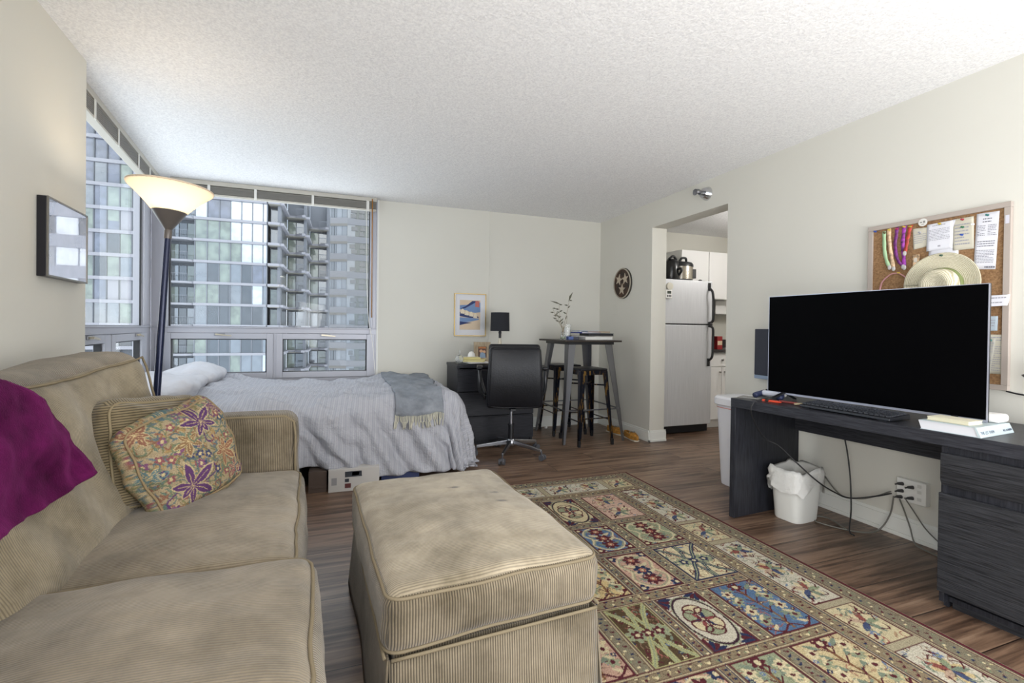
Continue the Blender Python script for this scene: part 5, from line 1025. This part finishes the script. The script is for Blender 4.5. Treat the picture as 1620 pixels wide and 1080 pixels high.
cord_([(2.88, 1.985, .54), (2.88, 1.96, .42), (2.87, 1.935, .28), (2.83, 1.90, .12), (2.76, 1.86, .016), (2.74, 1.82, .006)], .0042, CAB, 'black cord hanging straight down from the desk to the floor')
cord_([(2.97, 2.17, .22), (2.95, 2.05, .14), (2.94, 1.93, .155), (2.95, 1.84, .20), (px-.05, 1.745, .262)], .004, CABG, 'grey cord sagging along the wall from behind the wastebasket to the outlet', (px, 1.715, .27))
cord_([(px-.05, 1.73, .24), (2.94, 1.76, .12), (2.90, 1.80, .02), (2.80, 1.86, .006), (2.72, 2.02, .006), (2.78, 2.10, .006), (2.84, 2.04, .006), (2.77, 1.88, .010)], .004, CABG, 'grey cord looping on the floor in front of the outlet', (px, 1.72, .235))
cord_([(px-.05, 1.70, .235), (2.95, 1.69, .16), (2.955, 1.665, .08), (2.93, 1.63, .02), (2.92, 1.58, .006), (2.90, 1.48, .006)], .004, CABG, 'grey cord running from the outlet down behind the drawer unit', (px, 1.665, .245))
cord_([(px-.05, 1.675, .25), (2.955, 1.65, .18), (2.97, 1.60, .10), (2.96, 1.52, .05), (2.94, 1.44, .03)], .0035, CABG, 'thin grey cord curving right from the outlet behind the drawer unit', (px, 1.665, .305))
one(M().tube(spline([(XR-.012, 1.30, .882), (XR-.008, 1.24, .872), (XR-.006, 1.10, .866), (XR-.006, .8, .862)], 6), .004, 6), 'wall_cable', BLACK, 'thin black cable along the right wall below the cork board', 'cable', smooth=True)

# ------------------------------------------------------------------ cork board: local x towards the camera, y into the wall
KX = XR-.002; KY = 1.935
cbd = thing('cork_board', 'framed cork notice board on the right wall above the desk', 'notice board', (KX, KY, .885), -PI/2)
BWd, BH = .645, .905
FRW = mat('pale_board_frame', 'a89d94', .5); t = .026
M().box(0, BWd, -.022, 0, 0, t).box(0, BWd, -.022, 0, BH-t, BH).box(0, t, -.022, 0, t, BH-t).box(BWd-t, BWd, -.022, 0, t, BH-t).build('frame', FRW, cbd, bevel=.002)
ck = NT('cork'); f = ck.noise(110, 4, .7); ck.col(ck.ramp(f, [(.3, '6b4c30'), (.5, '8b6a49'), (.7, 'a17f5a')])); ck.b.inputs['Roughness'].default_value = .95; ck.bump(f, .4, .002)
M().box(t, BWd-t, -.012, -.002, t, BH-t).build('cork', ck.m, cbd)
M().box(BWd-.020, BWd-.006, -.0228, -.0218, .80, .84).build('frame_tag', mat('frame_tag_white', 'c9c8d2', .6), cbd)
def kp(y, z, d): return Vector((KX-d, y, z))
PRT = mat('grey_print_lines', '9a9aa2', .8)
def paper(name, quad, d, m, label, lines=None, cat='paper', curl=0, dark=None):
    # quad: top-left, top-right, bottom-right, bottom-left as (y, z); d: distance from the wall
    tl, tr, br, bl = [Vector(q) for q in quad]; o = thing(name, label, cat, (KX-d, tl.x, tl.y))
    def f(u, v):
        p = tl.lerp(tr, u).lerp(bl.lerp(br, u), v); return (-.0008-curl*(v**2)-.0015*math.sin(u*3+v*2), p.x-tl.x, p.y-tl.y)
    M().grid(f, 8, 10).build('sheet', m, o, smooth=True, solid=.0006)
    if lines:
        L = M(); rr = random.Random(sum(map(ord, name+label)))
        for (v, u0, u1, h) in lines:
            u = u0
            while u < u1:
                w = rr.uniform(.04, .13); ue = min(u1, u+w)
                q = [Vector(f(u, v)), Vector(f(ue, v)), Vector(f(ue, v+h)), Vector(f(u, v+h))]; L.add([p+Vector((-.0009, 0, 0)) for p in q], [(0, 1, 2, 3)]); u = ue+.018
        L.build('print', dark or PRT, o)
    return o
WP = mat('white_sheet_paper', 'd8d8de', .8); CP = mat('cream_sheet_paper', 'c4bfae', .85); BP = mat('blue_card', 'aebbc4', .8)
body = lambda v0, v1, n, a=.08, b=.9: [(v0+(v1-v0)*i/n, a, b-(.25 if i % 5 == 4 else .02*(i % 3)), .35*(v1-v0)/n) for i in range(n)]
paper('note', [(1.703, 1.737), (1.632, 1.733), (1.628, 1.63), (1.697, 1.620)], .0135, CP, 'cream note pinned left of the white letter on the cork board', body(.3, .8, 5))
paper('letter', [(1.528, 1.747), (1.498, 1.750), (1.497, 1.672), (1.526, 1.668)], .0132, WP, 'sliver of white paper between the letter and the cream receipts')
paper('letter', [(1.625, 1.62), (1.495, 1.615), (1.494, 1.54), (1.624, 1.54)], .0131, WP, 'white sheet mostly hidden behind the hat and under the letter')
paper('letter', [(1.634, 1.745), (1.518, 1.747), (1.517, 1.603), (1.632, 1.600)], .0155, WP, 'white printed letter with a small code pinned at the board centre', [(.07, .22, .72, .03)]+body(.22, .66, 8)+[(.83, .44, .56, .055)], curl=.004)
paper('receipt', [(1.520, 1.749), (1.434, 1.749), (1.431, 1.586), (1.517, 1.588)], .0138, CP, 'cream receipt with three pins right of the letter', body(.18, .9, 7, .1, .8))
paper('schedule', [(1.422, 1.757), (1.335, 1.753), (1.347, 1.472), (1.430, 1.480)], .0135, WP, 'long white printed schedule at the upper right of the cork board', body(.10, .2, 2, .3, .7)+body(.22, .42, 7, .06, .45)+body(.22, .42, 7, .55, .94)+body(.5, .62, 3, .1, .9)+body(.66, .9, 9, .06, .9)+[(.945, .5, .97, .03)], dark=mat('dark_print_lines', '74747e', .8))
paper('handwritten_note', [(1.40, 1.343), (1.286, 1.345), (1.291, 1.292), (1.40, 1.288)], .0242, WP, 'white handwritten slip overlapping the right frame of the cork board', [(.2, .4, .9, .1), (.62, .35, .8, .1)], curl=.012)
paper('card', [(1.42, 1.243), (1.333, 1.243), (1.335, 1.172), (1.42, 1.170)], .0135, BP, 'pale blue card at the right of the cork board beside the screen', body(.25, .8, 3))
paper('clipping', [(1.40, 1.153), (1.312, 1.153), (1.316, .962), (1.40, .962)], .0133, CP, 'cream newspaper clipping low on the right of the cork board', body(.06, .2, 2, .3, .95)+body(.3, .95, 12, .05, .95))
paper('clipping', [(1.42, 1.140), (1.338, 1.135), (1.362, .918), (1.43, .925)], .0155, mat('grey_newsprint', 'aaa79c', .9), 'grey torn newsprint strip over the cream clipping', body(.1, .95, 13, .2, .95), curl=.004)
def ribbon(pts, w, m, label, end=True):
    o = thing('wristband', label, 'wristband', kp(pts[0][0], pts[0][1], .0135)); ps = spline([Vector((-.004*(i % 2)-.0025*i, y-pts[0][0], z-pts[0][1])) for i, (y, z) in enumerate(pts)], 6); g = M(); vs = []
    for i, p in enumerate(ps): k = .5*w*(1+.12*math.sin(i*1.3)); vs += [p+Vector((-.001*math.sin(i*.9), k, 0)), p+Vector((.001, -k, 0))]
    g.add(vs, [(2*i, 2*i+1, 2*i+3, 2*i+2) for i in range(len(ps)-1)]).build('band', m, o, smooth=True, solid=.001)
    if end: M().ball(ps[-1], .004, .010, .014).build('clasp', mat('clear_clasp', 'b9b5b2', .3), o, smooth=True)
MG = mat('mint_ribbon', 'a7c79b', .6); PE = mat('peach_ribbon', 'd6b592', .6, var=.2, vscale=60); PU = mat('purple_ribbon', '6f2a72', .5, var=.25, vscale=70); RE = mat('red_ribbon', 'a53a2c', .5, var=.25, vscale=60)
ribbon([(1.850, 1.752), (1.845, 1.68), (1.838, 1.60), (1.812, 1.535)], .019, MG, 'mint green wristband, leftmost of the ribbons on the cork board')
ribbon([(1.824, 1.764), (1.817, 1.68), (1.806, 1.60), (1.790, 1.525)], .019, PE, 'peach patterned wristband second from the left on the cork board')
ribbon([(1.781, 1.762), (1.784, 1.70), (1.788, 1.66), (1.772, 1.58), (1.742, 1.53)], .017, PU, 'narrow purple wristband curving right on the cork board')
ribbon([(1.742, 1.768), (1.748, 1.68), (1.744, 1.60), (1.735, 1.525)], .019, mat('violet_white_ribbon', '7b2f82', .5, var=.5, vscale=50), 'violet and white patterned wristband left of the red one')
ribbon([(1.712, 1.760), (1.722, 1.70), (1.731, 1.65), (1.735, 1.605)], .018, RE, 'red wristband, rightmost of the ribbons on the cork board')
def pin(y, z, c, label, d=.0165):
    o = thing('push_pin', label, 'push pin', kp(y, z, d)); m = mat('pin_'+c, c, .35)
    M().lathe([(0, 0), (.0055, 0), (.0055, .002), (.003, .004), (.003, .009), (.0048, .011), (.0048, .013), (0, .013)], n=12, ax=(-1, 0, 0)).build('head', m, o, smooth='auto'); M().cyl((0, 0, 0), (.006, 0, 0), .0007, n=6).build('needle', CHROME, o)
for y, z, c, l, d in ((1.897, 1.760, '2f4fa0', 'blue push pin in the top left corner of the cork board', .0125), (1.665, 1.709, '9a9aa0', 'grey push pin holding the cream note', .0175), (1.573, 1.739, 'b9a233', 'yellow push pin at the top of the white letter', .020), (1.477, 1.741, '9c2f3c', 'dark red push pin at the top of the cream receipt', .017), (1.476, 1.702, '2f6a4a', 'green push pin at the middle of the cream receipt', .017), (1.478, 1.663, '2f4fa0', 'blue push pin lowest on the cream receipt', .017), (1.378, 1.742, '2c6a66', 'teal push pin at the top of the long schedule', .017), (1.765, 1.499, 'c2a13a', 'yellow push pin holding the pink cord', .017), (1.434, 1.708, 'dcdcdc', 'white push pin at the left edge of the long schedule', .0165), (1.550, 1.566, '2a4a38', 'dark green push pin through the hat brim', .044), (1.355, 1.125, '2c6a66', 'teal push pin in the low newspaper clipping', .021)): pin(y, z, c, l, d)
for k, (y, z, c) in enumerate(((1.845, 1.742, '5a5030'), (1.820, 1.755, 'b8a33c'), (1.779, 1.752, '9c2f52'), (1.742, 1.757, 'c2a13a'), (1.712, 1.752, 'b09a3c'))): pin(y, z, c, ('dark', 'olive yellow', 'magenta', 'golden', 'mustard')[k]+' push pin through the '+('mint green', 'peach', 'narrow purple', 'violet and white', 'red')[k]+' wristband', .016)
sk = thing('round_sticker', 'round white badge with grey marks on the top frame of the cork board', 'badge', kp(1.650, 1.762, .0225))
M().lathe([(0, 0), (.021, 0), (.021, .002), (0, .0025)], n=28, ax=(-1, 0, 0)).build('disc', mat('badge_white', 'd6d4ce', .5), sk); M().box(-.0030, -.0026, -.012, -.002, -.004, .008).box(-.0030, -.0026, .002, .012, -.002, .004).box(-.003, -.0026, -.006, .006, -.012, -.009).build('badge_print', mat('badge_grey', '8d8a86', .6), sk)
one(M().tube(spline([(0, .035*math.cos(a)*1.6+.0, .10*math.sin(a)) for a in [PI*.02, PI*.2, PI*.4, PI*.5, PI*.6, PI*.8, PI*.98]], 6), .0035, 6), 'pink_cord_loop', mat('pink_cord', 'bd8a8a', .6), 'pink cord loop hanging from a yellow pin on the cork board', 'cord', (KX-.0165, 1.787, 1.398), smooth=True).scale = (1, 1.45, 1)
lc = thing('ornament_charm', 'small bronze and white locket charm left of the hat on the cork board', 'charm', kp(1.681, 1.56, .014))
rbox(.006, .017, .032, .005, (2, 4, 6)).build('locket', mat('locket_bronze', 'a58a6c', .4, .4, var=.5, vscale=60), lc, smooth=True, loc=(-.004, 0, 0)); M().box(-.0112, -.0102, -.008, .008, -.012, .012).build('locket_face', mat('locket_ivory', 'cfc6b8', .5), lc, bevel=.002)
hat = thing('straw_hat', 'wide-brimmed straw hat with a green band hung on the cork board', 'hat', kp(1.556, 1.415, .014))
def straw():
    n = NT('woven_straw'); a = n.n('TexWave'); a.inputs['Scale'].default_value = 46; a.inputs['Distortion'].default_value = 2.5; a.inputs['Detail'].default_value = 2; a.rings_direction = 'X'; a.wave_type = 'RINGS'; n.l(n.co('Object'), a.inputs['Vector']); f = n.math('ADD', n.math('MULTIPLY', a.outputs['Fac'], .6), n.math('MULTIPLY', n.noise(150, 3), .5))
    n.col(n.ramp(f, [(.25, 'a89f82'), (.6, 'cdc6ad'), (.9, 'dbd5c0')])); n.b.inputs['Roughness'].default_value = .8; n.bump(f, .5, .003); return n.m
STR = straw(); oy = -.012
def hatpt(r, h, a, oz=0): return Vector((-h, r*math.cos(a)*(1.0), r*math.sin(a)*1.0))
hm = M(); NA = 64
def brim(u, v):
    a = 2*PI*u; r = .088+.082*v; h = .014+.010*v*v+.006*math.sin(2*a+1)*v-.010*(1-v)*0; return (-h, r*math.cos(a), r*math.sin(a)*.98)
M().grid(brim, NA, 12).build('brim', STR, hat, smooth=True, solid=.003)
M().lathe([(.090, .012), (.086, .040), (.080, .072), (.071, .086), (.055, .091), (.044, .088), (.03, .083), (0, .081)], n=NA, ax=(-1, 0, 0), c=(0, -.004, -.006)).build('crown', STR, hat, smooth=True)
M().lathe([(.0925, .013), (.0885, .037), (.087, .037), (.0905, .013)], n=NA, ax=(-1, 0, 0), c=(0, -.004, -.006)).build('hat_band', mat('green_band', '76804f', .8, bump=.3, bscale=300), hat, smooth=True)

# ------------------------------------------------------------------ kitchen through the doorway
def steel():
    n = NT('stainless_door'); f = n.noise(3, 3, .6, n.co('Object', (60, 60, 1))); n.col(n.ramp(f, [(.3, 'c0c1c4'), (.7, 'cfd0d3')])); n.b.inputs['Metallic'].default_value = .25; n.b.inputs['Roughness'].default_value = .42; n.bump(n.noise(260, 2), .05, .001); return n.m
SS = steel()
fr_ = thing('refrigerator', 'stainless two-door refrigerator seen through the doorway', 'refrigerator', (3.60, 4.27, 0))
M().box(-.37, .385, .06, .425, .03, 1.715).build('cabinet', mat('fridge_side', '34353a', .5), fr_, bevel=.004)
M().box(-.38, .392, 0, .058, 1.235, 1.725).build('freezer_door', SS, fr_, bevel=.006); M().box(-.38, .392, 0, .058, .095, 1.222).build('fridge_door', SS, fr_, bevel=.006); M().box(-.375, .388, .012, .06, 1.222, 1.235).build('door_gap', ALUD, fr_)
M().box(-.36, .37, .03, .06, .012, .09).build('kick_grille', BLACK, fr_); M().cyl((-.3, .1, 0), (-.3, .1, .04), .02).cyl((.3, .1, 0), (.3, .1, .04), .02).build('foot', BLACK, fr_)
HB = mat('fridge_handle_black', '121216', .3)
for zs in ([1.64, 1.60, 1.50, 1.36, 1.27, 1.245], [1.215, 1.19, 1.10, .95, .86, .82]):
    dx = [0, -.004, .012, .014, .004, -.004] if zs[0] > 1.3 else [-.004, .006, .014, .012, 0, 0]
    h = M().tube(spline([(.345+dx[i], -.008-(.048 if 0 < i < 5 else .0), z) for i, z in enumerate(zs)], 6), .014, 8).build('handle', HB, fr_, smooth=True)
    e = zs[0]+.02 if zs[0] > 1.3 else zs[-1]-.02; M().box(.328, .362, -.012, .0, e-.045, e+.045).build('handle_mount', HB, h, bevel=.004)
tm = thing('kitchen_timer', 'white magnetic timer with a small screen on the freezer door', 'timer', (3.375, 4.268, 1.56))
M().box(-.04, .04, -.02, 0, -.05, .045).build('case', WHITE, tm, bevel=.005); M().box(-.026, .026, -.0215, -.0195, .0, .032).build('screen', mat('timer_screen', '3b4038', .3), tm)
for x in (-.02, 0, .02): M().box(x-.006, x+.006, -.022, -.0195, -.036, -.012).build('button', BLACK, tm)
one(M().lathe([(0, 0), (.04, 0), (.042, .01), (.04, .024), (0, .024)], n=28, ax=(0, -1, 0)), 'round_magnet', mat('cream_magnet', 'cbc6b8', .5), 'round cream magnet above the timer on the freezer door', 'magnet', (3.385, 4.268, 1.643), smooth='auto')
pc = thing('pressure_cooker', 'stainless electric pressure cooker with a black lid on the refrigerator', 'cooker', (3.80, 4.58, 1.7265))
M().cyl((0, 0, 0), (0, 0, .035), .135, n=40).build('base', BLACK, pc, smooth='auto'); M().cyl((0, 0, .035), (0, 0, .185), .138, n=48).build('pot', mat('cooker_steel', 'b3aca0', .25, .9), pc, smooth='auto')
M().lathe([(0, .185), (.142, .185), (.142, .21), (.125, .235), (.06, .25), (0, .252)], n=40).build('lid', BLACK, pc, smooth='auto'); M().tube(spline([(-.05, -.03, .24), (-.03, -.05, .285), (.03, -.05, .285), (.05, -.03, .24)], 5), .014, 8).build('lid_handle', BLACK, pc, smooth=True)
M().box(.09, .145, -.10, -.03, .05, .16).build('control_panel', BLACK, pc, bevel=.006)
ap = thing('air_fryer', 'black rounded air fryer left of the pressure cooker on the refrigerator', 'appliance', (3.535, 4.42, 1.7265))
M().lathe([(0, 0), (.078, 0), (.086, .02), (.088, .15), (.078, .21), (.05, .24), (0, .245)], n=32).build('body', mat('glossy_black', '101013', .25), ap, smooth=True); M().tube(spline([(.03, -.078, .12), (.04, -.11, .13), (.05, -.11, .10), (.05, -.07, .06)], 5), .014, 8).build('handle', BLACK, ap, smooth=True); M().tube(spline([(-.05, -.02, .24), (0, -.03, .275), (.05, -.02, .24)], 5), .014, 8).build('lid_handle', BLACK, ap, smooth=True)
one(M().lathe([(0, 0), (.022, 0), (.022, .02), (.010, .028), (0, .028)], n=16), 'small_jar', BLACK, 'tiny dark jar at the right end of the refrigerator top', 'jar', (3.93, 4.40, 1.7265), smooth='auto')
KW = mat('white_cabinet', 'e6e5e3', .4); KN = mat('cabinet_knob', '8d8a86', .3, .9)
def cabinet(name, label, x0, x1, y0, y1, z0, z1, doors, knobs):
    c = thing(name, label, 'cabinet', (x0, y0, z0)); w = (x1-x0)/doors
    M().box(0, x1-x0, .02, y1-y0, 0, z1-z0).build('carcass', KW, c)
    for i in range(doors):
        d = M().box(i*w+.002, (i+1)*w-.002, 0, .0195, .003, z1-z0-.003).build('door', KW, c, bevel=.003)
        kx, kz = knobs[i]; M().cyl((kx, 0, kz), (kx, -.018, kz), .006).lathe([(0, .016), (.012, .016), (.014, .024), (.008, .03), (0, .03)], (kx, 0, kz), 14, ax=(0, -1, 0)).build('knob', KN, d, smooth='auto')
    return c
cabinet('upper_cabinet', 'white upper kitchen cabinet above the refrigerator', 3.91, 4.335, 4.70, 5.05, 1.56, 2.155, 1, [(.04, .05)])
cabinet('upper_cabinet', 'white upper kitchen cabinet right of the one above the refrigerator', 4.338, 4.76, 4.70, 5.05, 1.56, 2.155, 1, [(.38, .05)])
cabinet('wall_cabinet', 'small white cabinet box hung lower at the kitchen back', 4.60, 5.0, 4.86, 5.05, 1.38, 1.556, 1, [(.3, .05)])
bc = cabinet('base_cabinet', 'white base cabinet with a drawer beside the refrigerator', 4.02, 4.56, 4.42, 5.04, .10, .73, 2, [(.235, .57), (.31, .57)])
dr = M().box(.002, .538, 0, .0195, .635, .79).build('drawer', KW, bc, bevel=.003); M().cyl((.27, 0, .715), (.27, -.018, .715), .006).lathe([(0, .016), (.012, .016), (.014, .024), (.008, .03), (0, .03)], (.27, 0, .715), 14, ax=(0, -1, 0)).build('knob', KN, dr, smooth='auto')
M().box(0, .54, .02, .60, .63, .80).build('drawer_box', KW, bc); M().box(0, .54, .06, .60, -.10, 0).build('toe_kick', KW, bc)
ct = thing('worktop', 'dark speckled kitchen worktop beside the refrigerator', 'worktop', (4.02, 4.39, .905)); SPK = mat('dark_speckled_stone', '2f2b2b', .35, var=.5, vscale=120)
M().box(0, 1.0, 0, .65, 0, .035).build('slab', SPK, ct, bevel=.004); M().box(0, 1.0, .63, .65, .035, .14).build('upstand', SPK, ct)
mw = thing('coffee_maker', 'black coffee maker standing on the kitchen worktop', 'appliance', (4.15, 4.62, .941)); M().box(-.10, .07, -.12, .12, 0, .31).build('body', mat('black_appliance', '17171a', .35), mw, bevel=.008); M().box(.02, .06, -.1215, -.119, .06, .26).build('buttons', mat('beige_buttons', '8e8368', .5), mw)
one(M().mt(0).box(-.04, .045, -.05, .05, 0, .155).mt(1).box(-.035, .04, -.0512, -.05, .05, .10), 'food_packet', [mat('red_packet', '8e1f22', .5), mat('cream_packet_label', 'cdb99a', .5)], 'red food packet in front of the coffee maker on the worktop', 'packet', (4.22, 4.44, .941), R(6))

# ------------------------------------------------------------------ groups of repeats
for o in COL.objects:
    if o.parent or 'label' not in o: continue
    k = o.name.split('.')[0]; l = o['label']
    g = {'bar_stool': 'bar stools at the corner table', 'push_pin': 'push pins on the cork board', 'wristband': 'festival wristbands on the cork board', 'pillow': 'white bed pillows', 'carton': 'cartons under the bed', 'power_cord': 'power cords under the desk', 'loafer': 'pair of tan loafers', 'upper_cabinet': 'white upper kitchen cabinets', 'marker_pen': 'marker pens on the desk', 'throw_pillow': 'cushions on the sofa', 'venetian_blind': 'raised venetian blinds', 'magazine': 'reading stack on the bar table', 'binder': 'reading stack on the bar table', 'legal_pad': 'yellow pads on the chest',
         'note': 'papers on the cork board', 'letter': 'papers on the cork board', 'receipt': 'papers on the cork board', 'schedule': 'papers on the cork board', 'handwritten_note': 'papers on the cork board', 'card': 'papers on the cork board', 'clipping': 'papers on the cork board',
         'apartment_tower': 'buildings outside the windows', 'balcony_stack': 'buildings outside the windows', 'stepped_wing': 'buildings outside the windows', 'office_tower': 'buildings outside the windows', 'banded_tower': 'buildings outside the windows', 'strip_window_block': 'buildings outside the windows'}.get(k)
    if k == 'book' and 'bar table' in l: g = 'reading stack on the bar table'
    if g: o['group'] = g
